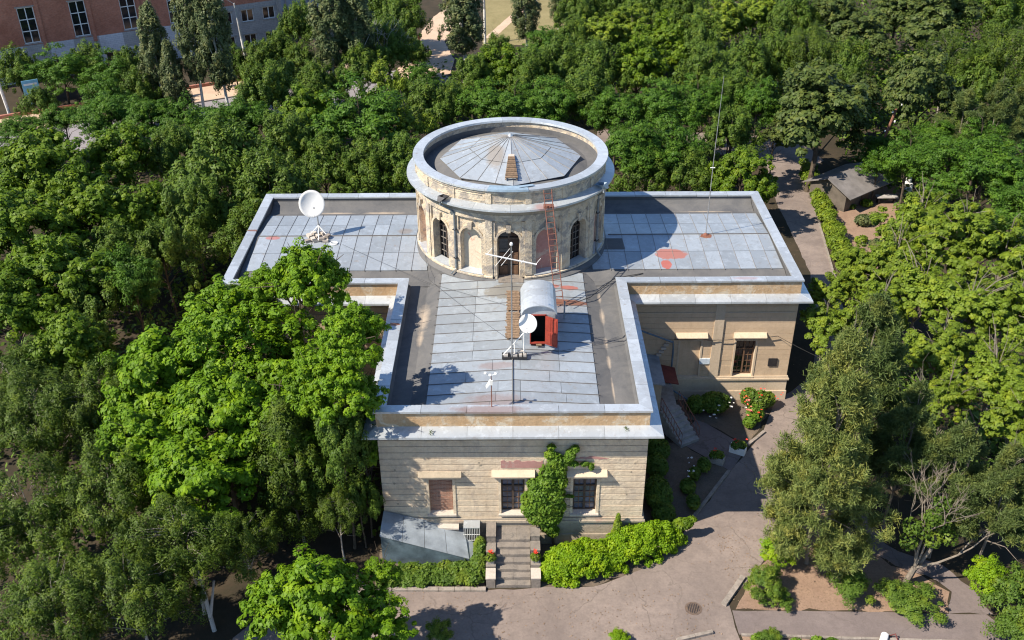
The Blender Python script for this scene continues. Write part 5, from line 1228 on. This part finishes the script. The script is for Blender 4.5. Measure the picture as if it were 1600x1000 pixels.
def plant(i, kind, x, y, zc, r, rz, label):
    nv = SPEC[kind][8]; me, tm_, Rn, Hn, zn = proto(kind, i % nv)
    root = empty(NAMES[kind], (x, y, 0), label, 'bush' if kind in ('bush', 'limebush') else ('conifer' if kind in ('juniper', 'thuja') else 'tree'), {'juniper': 'junipers at the lower left', 'maple': 'bright leafy trees', 'brightmaple': 'bright maples at the left of the building', 'lime': 'yellow-green trees at the right', 'locust': 'feathery trees', 'elm': 'elm-like trees', 'linden': 'dark round-leaved trees', 'poplar': 'poplars', 'pine': 'shaded pines', 'bush': 'bushes'}.get(kind))
    a = rt.uniform(0, 6.28); rs_ = rt.uniform(.95, 1.06)
    if kind == 'brightmaple' and zc > 8:      # boughs that lean out over the wing from a trunk standing further back
        dx, dy = -2.1, 2.6; root.location = (x+dx, y+dy, 0); rg = random.Random(i)
        c = bpy.data.objects.new('crown', me); S.collection.objects.link(c); c.parent = root; c.location = (-dx, -dy, zc); c.scale = (r/Rn, r/Rn, rz/Hn); c.rotation_euler = (0, 0, a)
        m = MB(); B = Vector((x+dx, y+dy, 0)); T_ = Vector((x, y, zc)); P = [B, B+Vector((.1, 0, zc*.35)), B.lerp(T_, .45)+Vector((0, 0, zc*.16)), T_]; m.tube(P, [.2, .16, .12, .06], 7)
        for k in range(14):
            e = T_+Vector((rg.gauss(0, .5)*r, rg.gauss(0, .5)*r, rg.gauss(0, .4)*rz)); m.tube([P[2].lerp(T_, rg.random()), T_.lerp(e, .5)+Vector((0, 0, -.15)), e], [.06, .035, .012], 5, cap=False)
        m.build('trunk', M['bark'], root, autofix=False); return
    c = bpy.data.objects.new('crown', me); S.collection.objects.link(c); c.parent = root; c.location = (0, 0, zc); c.scale = (r/Rn*rs_, r/Rn/rs_, rz/Hn); c.rotation_euler = (0, 0, a)
    t = bpy.data.objects.new('trunk', tm_); S.collection.objects.link(t); t.parent = root; t.scale = (r/Rn, r/Rn, zc/zn); t.rotation_euler = (0, 0, a)
TREES=[
 ('juniper', -23.18, -13.21, 4.5, 2.48, 3.22, 'olive juniper at the left picture edge, above the lowest four conifers'),
 ('juniper', -20.07, -12.72, 4.5, 2.36, 3.19, 'olive juniper with bare grey twigs, left of the big bright maple'),
 ('juniper', -21.01, -19.7, 4.2, 2.44, 3.05, 'dark olive juniper low at the left picture edge'),
 ('juniper', -17.76, -18.6, 4.3, 2.43, 3.29, 'upright olive juniper below the left end of the big maple'),
 ('juniper', -13.65, -21.69, 4.2, 2.2, 2.74, 'grey-green juniper with a pale forked trunk below the big maple'),
 ('juniper', -18.13, -24.42, 3.8, 2.36, 2.82, 'bushy juniper in the lower left corner of the photo'),
 ('juniper', -15.2, -24.11, 3.8, 2.24, 2.79, 'bushy olive juniper second from the lower left corner'),
 ('thuja', -10.0, -17.5, 4.6, 1.94, 3.53, 'tall thuja with grey twigs standing in front of the big maple'),
 ('juniper', -11.42, -20.88, 3.4, 1.5, 2.03, 'shaded dark juniper between the pale trunk and the tall thuja'),
 ('elm', -8.85, -16.11, 4.0, 1.65, 2.22, 'shaded tree between the tall thuja and the front wing'),
 ('juniper', -7.85, -18.49, 3.0, 1.27, 1.58, 'dark shaded juniper beside the grey metal cellar roof'),
 ('juniper', -25.88, -10.06, 4.2, 2.19, 2.73, 'dark juniper under the leafy trees at the left edge'),
 ('juniper', -15.01, -17.63, 3.8, 1.76, 2.38, 'narrow olive juniper under the lower edge of the big maple'),
 ('maple', -32.46, 12.3, 6.5, 3.65, 3.61, 'bright green tree nearest the asphalt gap at the upper left'),
 ('maple', -28.84, 15.81, 6.0, 2.7, 2.81, 'bright round tree just right of the asphalt gap in the left wood'),
 ('maple', -27.95, 7.03, 6.0, 3.13, 3.25, 'fresh green tree in the middle of the left wood, above the dark gap'),
 ('maple', -30.78, 3.33, 6.0, 3.36, 3.49, 'fresh green tree at the left edge, second from the top of the left wood'),
 ('maple', -24.59, 8.06, 5.5, 2.36, 2.45, 'small bright tree beside the grey-green elms of the left wood'),
 ('maple', -26.23, -1.67, 6.0, 2.94, 2.91, 'broad green tree left of the dark gap in the left wood'),
 ('maple', -27.95, -4.45, 5.5, 2.66, 2.77, 'green tree cut by the left picture edge at mid height'),
 ('maple', -23.79, -7.66, 5.0, 2.38, 2.47, 'green tree in the left wood right above the olive junipers'),
 ('locust', -22.07, -1.81, 5.2, 2.15, 3.02, 'narrow soft green tree between the dark gap and the big maple'),
 ('elm', -22.05, 3.33, 4.6, 2.13, 2.44, 'dusky elm in the shade left of the big maple top'),
 ('elm', -20.56, 12.75, 6.0, 3.9, 4.26, 'large grey-green elm with spiky shoots left of the left wing roof'),
 ('elm', -16.49, 10.4, 5.8, 3.06, 3.5, 'grey-green elm touching the back corner of the left wing roof'),
 ('elm', -21.48, 8.08, 5.0, 2.68, 3.06, 'grey-green elm in front of the large spiky elm'),
 ('elm', -17.11, 6.29, 4.2, 2.23, 2.55, 'shaded elm close to the left wall of the left wing'),
 ('elm', -25.6, 18.9, 5.5, 2.46, 2.56, 'small grey-green elm behind the large spiky elm'),
 ('elm', -17.3, 20.09, 5.5, 2.73, 2.84, 'elm with pale leaves rising behind the large white dish'),
 ('locust', -33.25, 26.44, 4.8, 2.87, 2.99, 'dark soft locust at the right side of the asphalt gap'),
 ('locust', -30.07, 26.6, 5.0, 2.68, 2.79, 'dark feathery locust, first of the four between road and elms'),
 ('locust', -26.91, 25.8, 5.0, 2.79, 2.9, 'dark feathery locust, second of the four between road and elms'),
 ('locust', -23.62, 24.28, 5.0, 2.62, 2.72, 'dark feathery locust, third of the four between road and elms'),
 ('locust', -21.2, 25.17, 5.2, 2.64, 2.74, 'dark feathery locust, rightmost of the four between road and elms'),
 ('elm', -21.83, 32.96, 5.0, 3.0, 3.12, 'leafy green tree in front of the sandy pavement and lamp post'),
 ('locust', -42.19, 28.28, 3.6, 2.1, 1.64, 'spreading thin tree over the near road edge at the left picture edge'),
 ('locust', -38.88, 30.03, 3.8, 2.13, 1.77, 'spreading tree over the road between two asphalt gaps'),
 ('elm', -38.21, 18.09, 4.5, 2.22, 2.31, 'dull green tree at the left picture edge below the road'),
 ('elm', -35.3, 12.45, 4.5, 2.19, 2.27, 'dim elm at the left edge between two bright maples'),
 ('elm', -25.48, 3.75, 4.4, 2.44, 2.54, 'dim shaded tree inside the dark gap of the left wood'),
 ('elm', -24.03, -2.98, 4.6, 2.21, 2.3, 'dim elm between the broad green tree and the narrow soft one'),
 ('elm', -25.08, -8.9, 4.0, 2.03, 2.11, 'dim shaded tree under the lowest bright maple at the left'),
 ('maple', -17.0, 26.61, 5.2, 2.93, 3.05, 'mid green tree behind the white dish, nearest the road'),
 ('locust', -12.02, 23.59, 6.0, 4.42, 4.37, 'large bright feathery locust behind the left wing'),
 ('elm', -14.19, 17.15, 4.6, 2.65, 2.76, 'dark leafy tree directly behind the left wing parapet'),
 ('elm', -11.06, 17.11, 4.6, 2.65, 2.76, 'dark leafy tree behind the middle of the left wing parapet'),
 ('elm', -8.41, 17.34, 5.0, 2.42, 2.52, 'bushy tree close to the left side of the round tower'),
 ('sparse', -8.52, 24.16, 5.5, 2.23, 2.32, 'thin yellow-green tree left of the tower rim'),
 ('elm', -7.31, 28.75, 5.5, 2.47, 2.57, 'tree peeping over the left shoulder of the tower rim'),
 ('elm', -22.24, 41.19, 3.5, 2.23, 2.32, 'bush by the sandy pavement, left of the bare white tree'),
 ('elm', -18.05, 38.62, 4.0, 2.46, 2.56, 'olive bush beside the end of the visible pavement'),
 ('elm', -14.82, 41.88, 4.5, 2.52, 2.63, 'olive tree in front of the silver poplar clump'),
 ('sparse', -11.71, 36.37, 5.0, 2.25, 3.04, 'bare white-branched tree above the large locust'),
 ('locust', -8.78, 39.41, 4.0, 2.18, 2.27, 'dull feathery tree between the bare tree and the sandy path'),
 ('elm', -50.38, 46.71, 3.2, 2.65, 2.76, 'bush at the left picture edge against the white painted wall'),
 ('locust', -45.18, 45.33, 3.6, 3.23, 3.03, 'broad feathery bush right of the blue board'),
 ('elm', -45.81, 40.37, 2.0, 1.63, 1.7, 'low bush between the blue board and the road'),
 ('elm', -43.35, 48.09, 3.4, 2.52, 2.62, 'dark bush under the second tall factory window'),
 ('locust', -39.79, 44.51, 3.5, 2.75, 2.86, 'feathery bush under the third tall factory window'),
 ('locust', -37.26, 35.58, 3.6, 2.54, 2.9, 'bright feathery tree on the road edge left of the poplars'),
 ('elm', -35.6, 39.12, 3.0, 2.19, 2.73, 'shaded bush at the foot of the left poplar'),
 ('elm', -37.92, 44.95, 4.0, 1.99, 2.07, 'bush between the feathery bushes and the left poplar'),
 ('elm', -34.61, 41.54, 2.5, 1.95, 2.23, 'bush with dead twigs between the left poplar and the white trunk'),
 ('elm', -29.25, 50.47, 2.6, 2.1, 2.18, 'dark bush right of the twin tall poplars, by the grey wall'),
 ('elm', -26.42, 50.88, 2.8, 2.27, 2.36, 'leafy bush below the grey wall windows, beside the lamp post'),
 ('elm', -24.62, 52.97, 3.2, 2.3, 2.39, 'leafy bush at the right corner of the grey wall'),
 ('elm', -22.07, 50.13, 3.0, 2.09, 2.17, 'leafy bush between the grey wall corner and the poplar clump'),
 ('elm', -27.27, 48.63, 1.8, 1.44, 1.5, 'low bush behind the red kerb beside the lamp post'),
 ('elm', -23.31, 49.65, 2.0, 1.45, 1.51, 'low bush over the right end of the red kerb'),
 ('poplar', -33.7, 40.72, 6.5, 1.72, 4.64, 'left poplar of four, full dark green column before the factory'),
 ('poplar', -31.92, 39.19, 4.2, 1.4, 3.78, 'short dark poplar squeezed between two tall poplars'),
 ('poplar', -29.74, 39.95, 9.5, 1.61, 5.04, 'tall poplar with a white trunk before the factory'),
 ('poplar', -27.09, 38.36, 9.5, 1.71, 5.34, 'tall poplar with a dark trunk left of the lamp post'),
 ('poplar', -17.56, 44.19, 8.5, 2.08, 4.75, 'left half of the big silvery poplar clump'),
 ('poplar', -15.24, 45.33, 8.5, 2.1, 4.8, 'right half of the big silvery poplar clump'),
 ('poplar', -5.13, 52.04, 7.5, 2.37, 3.95, 'round silver poplar with white trunk beside the sandy path'),
 ('poplar', 1.62, 59.23, 6.5, 1.78, 3.71, 'dark forked poplar on the dry lawn'),
 ('poplar', 5.39, 64.49, 6.0, 1.09, 2.71, 'slim dark poplar on the right of the dry lawn'),
 ('elm', -12.62, 47.66, 5.0, 3.12, 3.24, 'large bush mass left of the sandy path'),
 ('elm', -11.77, 57.48, 5.0, 3.04, 3.16, 'tree left of the sandy path at the upper picture edge'),
 ('elm', -14.64, 63.11, 5.0, 3.53, 3.67, 'tree behind the silvery poplar clump at the upper edge'),
 ('elm', -10.32, 52.2, 3.0, 1.8, 1.87, 'bush leaning on the left kerb of the sandy path'),
 ('elm', -23.9, 58.86, 4.0, 2.57, 3.21, 'dark tree between the grey wall and the poplar clump'),
 ('elm', -5.18, 29.53, 5.5, 1.97, 2.05, 'first tree from the left just above the tower rim, dull olive'),
 ('locust', -2.42, 28.67, 5.5, 2.47, 2.57, 'second tree from the left just above the tower rim, dark feathery green'),
 ('locust', 0.28, 27.83, 5.5, 2.58, 2.68, 'third tree from the left just above the tower rim, dark feathery green'),
 ('locust', 3.26, 28.58, 5.5, 2.86, 2.97, 'fourth tree from the left just above the tower rim, dark feathery green'),
 ('elm', 6.29, 29.34, 5.5, 2.88, 3.0, 'fifth tree from the left just above the tower rim, dull olive'),
 ('elm', -3.84, 37.86, 5.2, 2.0, 2.08, 'first tree in the second row above the tower, counted from the sandy path'),
 ('maple', -1.48, 39.38, 5.2, 2.6, 2.71, 'second tree in the second row above the tower, counted from the sandy path'),
 ('elm', 1.82, 38.34, 5.2, 2.86, 2.98, 'third tree in the second row above the tower, counted from the sandy path'),
 ('elm', 5.19, 40.25, 5.2, 2.91, 3.03, 'fourth tree in the second row above the tower, counted from the sandy path'),
 ('elm', 8.44, 39.2, 5.2, 3.03, 3.15, 'fifth tree in the second row above the tower, counted from the sandy path'),
 ('maple', 11.85, 40.13, 5.2, 3.06, 3.18, 'sixth tree in the second row above the tower, counted from the sandy path'),
 ('elm', -1.26, 47.45, 4.8, 1.71, 1.78, 'first tree in the third row above the tower, olive green'),
 ('locust', 3.32, 48.73, 4.8, 2.2, 2.29, 'second tree in the third row above the tower, feathery green'),
 ('elm', 6.06, 51.03, 4.8, 2.57, 2.67, 'third tree in the third row above the tower, olive green'),
 ('lime', 9.19, 52.67, 4.8, 2.93, 3.04, 'fourth tree in the third row above the tower, yellow green'),
 ('lime', 12.7, 53.84, 4.8, 3.12, 3.24, 'fifth tree in the third row above the tower, yellow green'),
 ('maple', 15.96, 50.12, 4.8, 3.18, 3.31, 'sixth tree in the third row above the tower, mid green'),
 ('elm', 19.4, 48.88, 4.8, 3.15, 3.28, 'seventh tree in the third row above the tower, olive green'),
 ('elm', 7.8, 63.42, 4.8, 2.83, 2.94, 'first tree along the upper picture edge right of the dry lawn, olive green'),
 ('elm', 12.11, 66.3, 4.8, 3.07, 3.2, 'second tree along the upper picture edge right of the dry lawn, olive green'),
 ('elm', 15.89, 63.24, 4.8, 3.0, 3.12, 'third tree along the upper picture edge right of the dry lawn, olive green'),
 ('elm', 19.7, 61.71, 4.8, 2.97, 3.09, 'fourth tree along the upper picture edge right of the dry lawn, olive green'),
 ('lime', 22.94, 57.51, 4.8, 3.21, 3.34, 'fifth tree along the upper picture edge right of the dry lawn, yellow green'),
 ('lime', 27.55, 60.97, 4.8, 3.13, 3.25, 'sixth tree along the upper picture edge right of the dry lawn, yellow green'),
 ('elm', 30.97, 58.68, 4.8, 3.07, 3.19, 'seventh tree along the upper picture edge right of the dry lawn, olive green'),
 ('locust', 8.96, 18.4, 5.5, 2.67, 2.78, 'bright locust touching the right side of the tower rim'),
 ('locust', 12.05, 19.66, 5.5, 2.83, 2.94, 'bright locust between the tower and the thin mast'),
 ('locust', 12.61, 27.63, 5.5, 2.83, 2.94, 'locust with yellow tinges above the right wing'),
 ('locust', 8.72, 26.14, 5.5, 2.53, 2.63, 'dim feathery tree over the right shoulder of the tower'),
 ('locust', 15.8, 29.19, 5.5, 2.74, 2.85, 'green tree left of the tip of the thin mast'),
 ('elm', 10.18, 17.62, 4.0, 1.98, 2.06, 'low green tree directly behind the right wing parapet near the tower'),
 ('elm', 13.33, 17.58, 4.0, 2.1, 2.18, 'low dark tree directly behind the right wing parapet by the mast'),
 ('maple', 17.03, 15.75, 4.5, 2.16, 2.47, 'bright pointed tree at the back corner of the right wing'),
 ('maple', 15.44, 16.89, 3.5, 1.51, 1.57, 'small bright tree between the mast and the back corner of the right wing'),
 ('maple', 18.38, 15.77, 3.2, 1.26, 1.44, 'small bush tree on the road edge at the back corner of the right wing'),
 ('elm', 17.26, 22.24, 5.0, 2.44, 2.53, 'dark tree right of the thin mast'),
 ('elm', 19.38, 30.79, 5.5, 2.66, 2.76, 'dark olive tree right of the mast tip'),
 ('locust', 20.78, 28.3, 5.5, 2.2, 2.75, 'dark feathery tree left of the large dark linden'),
 ('elm', 17.97, 37.09, 5.5, 2.68, 2.79, 'olive tree above the mast tip'),
 ('elm', 22.09, 39.96, 5.5, 2.76, 2.87, 'olive tree up the slope from the mast tip'),
 ('elm', 25.84, 42.95, 5.2, 2.84, 2.95, 'olive tree behind the left side of the large linden'),
 ('juniper', 28.12, 40.21, 6.0, 2.79, 3.77, 'tall yellow-olive conifer right behind the large linden'),
 ('linden', 24.43, 23.2, 6.2, 4.76, 4.7, 'large dark round linden with scalloped leaves over the road bend'),
 ('linden', 21.53, 24.79, 4.0, 1.39, 1.44, 'small light linden at the left foot of the large dark linden'),
 ('elm', 31.12, 37.82, 5.5, 2.42, 3.02, 'shaded grey tree right of the yellow-olive conifer'),
 ('linden', 34.01, 27.72, 7.0, 3.06, 4.14, 'grey-green linden standing behind the leaning brown pole'),
 ('locust', 30.62, 25.8, 2.6, 1.67, 1.56, 'light tree at the foot of the leaning brown pole'),
 ('linden', 35.85, 48.39, 5.5, 3.12, 3.25, 'dusky linden at the upper right, left of three'),
 ('linden', 42.01, 57.07, 5.5, 3.69, 3.84, 'dusky linden at the upper right, middle of three'),
 ('linden', 43.91, 50.55, 6.5, 4.43, 4.38, 'broad dark linden at the upper right, rightmost of three'),
 ('linden', 35.69, 59.17, 5.0, 3.25, 3.38, 'dusky linden at the upper edge above the yellow-olive conifer'),
 ('elm', 54.14, 61.58, 5.0, 3.66, 3.8, 'bright elm at the upper edge near the right corner'),
 ('elm', 58.36, 62.94, 5.0, 3.34, 3.48, 'elm in the upper right corner of the photo'),
 ('juniper', 40.25, 37.98, 6.0, 2.47, 3.34, 'olive cone-shaped conifer between the linden and the dark hollow'),
 ('elm', 42.2, 36.36, 5.0, 2.95, 3.07, 'round grey tree right of the olive cone-shaped conifer'),
 ('juniper', 45.31, 37.19, 6.8, 3.47, 4.51, 'broad olive conifer near the right picture edge'),
 ('pine', 35.89, 23.48, 5.5, 2.46, 2.56, 'blue-green pine in the middle of the right wood'),
 ('pine', 38.88, 24.08, 5.8, 2.59, 2.7, 'blue-green pine second from the right edge, below the olive conifer'),
 ('pine', 42.64, 27.15, 5.5, 2.3, 2.39, 'blue-green pine cut by the right picture edge'),
 ('locust', 30.23, 18.55, 4.8, 2.46, 2.3, 'feathery locust left in the light green belt below the pines'),
 ('locust', 31.52, 15.09, 5.2, 2.8, 2.62, 'feathery locust second from the left in the belt below the pines'),
 ('locust', 33.93, 13.76, 5.5, 2.97, 2.78, 'feathery locust third from the left in the belt below the pines'),
 ('locust', 36.66, 13.72, 5.5, 2.75, 2.57, 'feathery locust cut by the right edge in the belt below the pines'),
 ('locust', 28.93, 20.75, 3.0, 1.46, 1.36, 'feathery bough hanging over the right end of the hut roof'),
 ('locust', 33.72, 22.62, 4.6, 1.96, 1.84, 'small feathery locust just right of the leaning pole'),
 ('locust', 36.37, 20.59, 5.0, 2.51, 2.35, 'small feathery locust under the blue-green pines'),
 ('locust', 33.39, 7.34, 5.5, 2.23, 2.32, 'feathery locust above the yellow-green trees at the right edge'),
 ('linden', 30.8, 33.27, 4.6, 2.05, 2.35, 'bright leafed tree between the large linden and the leaning pole'),
 ('lime', 25.61, 3.9, 6.5, 2.31, 2.4, 'yellow-green tree with its top nearest the garden patch'),
 ('lime', 26.86, 0.64, 6.8, 2.56, 2.66, 'yellow-green tree in the upper middle of the right-hand group'),
 ('lime', 28.62, -1.02, 6.8, 2.32, 2.41, 'yellow-green tree at the right edge beside the feathery belt'),
 ('lime', 22.72, -0.24, 6.0, 2.09, 2.18, 'yellow-green tree between the garden patch and the wood'),
 ('lime', 20.9, 0.03, 5.0, 1.75, 1.82, 'yellow-green tree over the near end of the clipped hedge'),
 ('lime', 18.86, -1.39, 4.5, 1.45, 1.51, 'yellow-green tree beside the right corner of the right wing'),
 ('lime', 22.46, -4.92, 6.5, 2.28, 2.37, 'broad yellow-green tree in the middle of the right-hand group'),
 ('lime', 20.04, -5.78, 5.8, 1.76, 1.83, 'yellow-green tree just above the large pine'),
 ('lime', 17.23, -5.8, 4.8, 1.61, 1.67, 'yellow-green tree against the end wall of the right wing'),
 ('lime', 23.95, -7.5, 7.0, 2.17, 2.26, 'yellow-green tree right of the middle of the right-hand group'),
 ('lime', 26.0, -8.17, 7.0, 2.07, 2.15, 'yellow-green tree at the right picture edge, mid height'),
 ('lime', 21.2, -10.69, 6.5, 1.76, 1.83, 'yellow-green tree lobe over the shaded pine behind'),
 ('lime', 23.12, -12.95, 6.5, 1.84, 1.91, 'lower yellow-green tree near the right picture edge'),
 ('lime', 23.46, -15.58, 6.0, 1.76, 1.83, 'lowest yellow-green tree, cut by the right picture edge'),
 ('lime', 20.52, -14.06, 6.0, 1.23, 1.28, 'small yellow-green bough above the dead grey tree'),
 ('tallpine', 13.53, -18.91, 6.7, 3.07, 5.58, 'large light green pine at the corner of the driveway'),
 ('pine', 16.5, -13.64, 7.2, 2.67, 3.75, 'dark bushy pine top behind the large driveway pine'),
 ('pine', 17.7, -16.95, 6.0, 2.13, 2.44, 'shaded pine behind the dead grey tree'),
 ('pine', 19.38, -18.41, 5.0, 2.09, 2.4, 'shaded pine right of the dead grey tree'),
 ('pine', 20.95, -19.68, 5.0, 1.98, 2.26, 'shaded pine at the right picture edge'),
 ('bush', 11.16, -20.65, 0.9, 0.95, 0.74, 'round bush with a leafy skirt beside the driveway kerb stone'),
 ('bush', 11.59, -21.3, 0.4, 0.77, 0.36, 'low spreading bush on the soil in front of the round bush'),
 ('bush', 14.85, -20.96, 0.8, 1.01, 0.73, 'dark shaded bush between the pine trunk and the dead tree'),
 ('bush', 17.61, -21.63, 0.6, 1.23, 0.64, 'wide light green bush at the foot of the dead tree'),
 ('bush', 16.61, -21.24, 0.7, 0.71, 0.59, 'small dark bush leaning on the trunk of the dead tree'),
 ('limebush', 12.09, -18.79, 1.0, 0.92, 0.77, 'bright bush under the left skirt of the large pine'),
 ('limebush', 20.61, -21.19, 1.6, 0.87, 1.09, 'yellow-green feathery shrub at the bend of the narrow path'),
 ('bush', 21.44, -22.2, 1.5, 1.37, 1.43, 'large grey-green bush in the lower right corner'),
 ('bush', 20.86, -23.82, 1.0, 1.11, 1.16, 'bright bush at the very bottom right corner'),
 ('bush', 10.82, -23.5, 0.3, 0.62, 0.39, 'dark low plant at the bottom edge near the white object'),
 ('brightmaple', -7.48, -25.92, 5.2, 2.36, 2.33, 'bright young maple in the bottom foreground'),
 ('brightmaple', -4.92, -26.11, 4.0, 1.51, 1.42, 'lower right bough tree beside the bright young maple'),
 ('brightmaple', -5.28, -23.72, 4.4, 0.92, 0.86, 'slim shoot with pale leaves in front of the ivy bed'),
 ('bush', -3.17, -23.34, 0.8, 0.62, 0.65, 'small dark shrub at the bottom edge left of the driveway middle'),
 ('limebush', 4.37, -23.39, 0.3, 0.51, 0.32, 'tiny green shrub at the bottom edge of the driveway'),
 ('bigmaple', -12.01, -12.47, 6.2, 4.66, 4.61, 'very big bright maple covering the front of the left wing'),
 ('brightmaple', -17.24, -11.85, 5.8, 3.11, 3.07, 'left bough mass of bright maple leaves beside the big maple'),
 ('brightmaple', -14.8, -8.73, 7.2, 2.6, 2.57, 'bough mass of maple leaves left of the topmost maple crown'),
 ('brightmaple', -13.35, -15.78, 6.2, 2.81, 2.63, 'central lower bough mass of the big bright maple'),
 ('brightmaple', -10.39, -16.54, 6.4, 2.07, 1.94, 'maple bough just above the tall thuja'),
 ('brightmaple', -16.83, -16.38, 5.4, 2.17, 2.15, 'lower left bough mass of bright maple leaves'),
 ('brightmaple', -13.8, -18.78, 4.8, 2.76, 2.73, 'lower bough mass of bright maple leaves under the big maple'),
 ('brightmaple', -9.83, -10.51, 10.6, 1.99, 2.17, 'topmost maple crown rising over the left wing parapet'),
 ('brightmaple', -12.45, -8.6, 9.0, 1.47, 1.38, 'small upper bough of maple leaves over the left wing front corner'),
 ('brightmaple', -6.85, -16.31, 11.0, 1.64, 1.7, 'right bough mass of the maples beside the front wing'),
 ('elm', -7.54, -17.66, 6.0, 1.56, 2.27, 'dense shaded growth left of the wall corner of the front wing'),
 ('elm', -7.02, -17.65, 3.2, 0.98, 1.43, 'dark narrow bush behind the high end of the cellar roof'),
 ('brightmaple', -8.45, -16.44, 8.6, 1.68, 1.93, 'maple bough filling the space left of the right bough mass'),
 ('brightmaple', -6.75, -16.92, 5.4, 1.18, 1.59, 'low leafy growth between the shaded maple and the wall corner'),
 ('brightmaple', -6.71, -15.7, 7.0, 1.04, 1.41, 'narrow leafy growth along the left parapet of the front wing'),
 ('brightmaple', -7.24, -17.31, 8.8, 1.72, 1.78, 'shaded maple close to the left wall of the front wing'),
]

for i, (k, x, y, zc, r, rz, lab) in enumerate(TREES): plant(i, k, x, y, zc, r, rz, lab)
# dead grey tree with a few leaves, right of the large pine
dt = empty('dead_tree', (17.6, -20.2, 0), 'half dead grey tree with bare twigs and a leafy patch', 'tree')
rg_ = random.Random(3); m = MB(); tips = []
def branch(p, d, ln, r, dep):
    q = p+d*ln; mid = p.lerp(q, .5)+Vector((rg_.uniform(-1, 1), rg_.uniform(-1, 1), rg_.uniform(-.5, .5)))*ln*.07
    m.tube([p, mid, q], [r, r*.8, r*.62], 6 if r > .03 else 4, cap=False)
    if dep == 0: tips.append(q); return
    for k in range(rg_.choice((2, 3)) if dep > 1 else 3):
        nd = (d+Vector((rg_.gauss(0, .45), rg_.gauss(0, .45), rg_.gauss(.05, .3)))).normalized(); branch(q, nd, ln*rg_.uniform(.6, .85), r*.6, dep-1)
B0 = Vector((17.6, -20.2, 0)); m.tube([B0, B0+Vector((.25, 0, 1.1))], [.16, .13], 8)
m.tube([B0+Vector((0, .1, 0)), B0+Vector((.9, .3, 2.0))], [.12, .1], 7)
for d, ln, r, dep in (((.05, .1, 1), 1.9, .07, 4), ((.15, .1, .95), 1.7, .055, 4), ((.85, -.1, .5), 1.9, .065, 4), ((-.25, .1, 1), 1.6, .05, 4)):
    branch(B0+Vector((.25, 0, 1.1)), Vector(d).normalized(), ln, r, dep)
m.build('trunk', M['bark_grey'], dt, autofix=False)
q = np.concatenate([leafblob(c, (.42, .42, .4), 170, .08, 31+k) for k, c in enumerate([(17.7, -20.2, 3.4), (18.2, -20.3, 2.9), (18.6, -20.0, 3.6), (17.3, -20.1, 2.6), (18.9, -20.3, 3.0), (18.0, -20.3, 4.2), (18.3, -20.1, 4.7), (17.2, -20.2, 3.6)])])
leafobj('leaves', q, 'leaf_bush', dt)
# white dead tree behind the left wing
wt = empty('bare_tree', (-13.0, 46.5, 0), 'bare white dead tree rising above the feathery trees', 'tree'); m = MB()
branch(Vector((-13.0, 46.5, 0)), Vector((0, 0, 1)), 3.2, .09, 0)
for d in ((-.25, 0, 1), (.3, 0, 1), (.05, .2, 1)): branch(Vector((-13.0, 46.5, 3.0)), Vector(d).normalized(), 2.0, .055, 3)
m.build('trunk', M['pole_concrete'], wt, autofix=False)
# pale trunks seen in the lower left and by the road
m = MB(); m.tube([(-12.9, -22.6, 0), (-13.1, -22.3, 2.2), (-13.4, -21.9, 4.2)], [.10, .09, .06], 8); m.tube([(-12.95, -22.5, .8), (-12.6, -22.2, 2.6)], [.07, .05], 6)
top('pale_trunk', m, M['pole_concrete'], (-12.9, -22.6, 0), 'whitewashed forked trunk at the bottom left below the junipers', 'tree trunk')
# undergrowth that fills the woods (reads as one mass)
rg = np.random.default_rng(77)
def scatter(n, polys, zr, name, mat, lab, leaf=.17, per=46, cr=(1.0, .8)):
    qs = []
    for (x0, x1, y0, y1, w_) in polys:
        k = int(n*w_); xs_ = rg.uniform(x0, x1, k); ys_ = rg.uniform(y0, y1, k)
        for x, y in zip(xs_, ys_):
            s = rg.uniform(.6, 1.3); qs.append(leafblob((x, y, zr*s*.5), (cr[0]*s, cr[0]*s, cr[1]*s), per, leaf, rg.integers(1e6), up=.8, core=.4))
    o = leafobj(name, np.concatenate(qs), mat, loc=(0, 0, 0)); tag(o, lab, 'undergrowth', kind='stuff')
scatter(1000, [(-42, -17, -24, 30, .50), (-17, 18, 8, 30, .28), (-16.5, -7, -16, -7, .05), (30, 45, -5, 22, .15), (20.5, 30, -14, -2, .1)], .9, 'undergrowth', 'leaf_elm', 'dim green undergrowth beneath the trees beside the building', cr=(1.3, 1.3), per=44)
scatter(1300, [(9.5, 78, 50, 118, .62), (-13, 30, 38, 50, .12), (30, 60, 22, 60, .26)], 2.4, 'undergrowth', 'leaf_elm', 'dim green undergrowth of the wood behind the building', leaf=.22, per=50, cr=(1.8, 1.8))

# leaf litter along the beds and on the asphalt
rg = np.random.default_rng(5); n = 2600; qs = []
for (x0, x1, y0, y1, k) in ((9.7, 19, -21.6, -17, 900), (-8, 9, -23.2, -20.4, 450), (8, 15, -19, -9, 350), (-6, 6.5, -18.9, -17.6, 200), (16, 23, -4, 24, 500)):
    c = np.stack([rg.uniform(x0, x1, k), rg.uniform(y0, y1, k), np.full(k, .035)], 1); a = rg.uniform(0, 6.283, k); t = np.stack([np.cos(a), np.sin(a), rg.normal(size=k)*.15], 1); b = np.stack([-np.sin(a), np.cos(a), rg.normal(size=k)*.15], 1); s = rg.uniform(.02, .05, (k, 1))
    qs.append(np.stack([c-t*s, c-b*s*.6, c+t*s, c+b*s*.6], 1))
o = leafobj('leaf_litter', np.concatenate(qs), 'old_plank', loc=(5, -20, 0)); tag(o, 'brown leaf litter strewn on the asphalt and soil', 'leaf litter', kind='stuff')
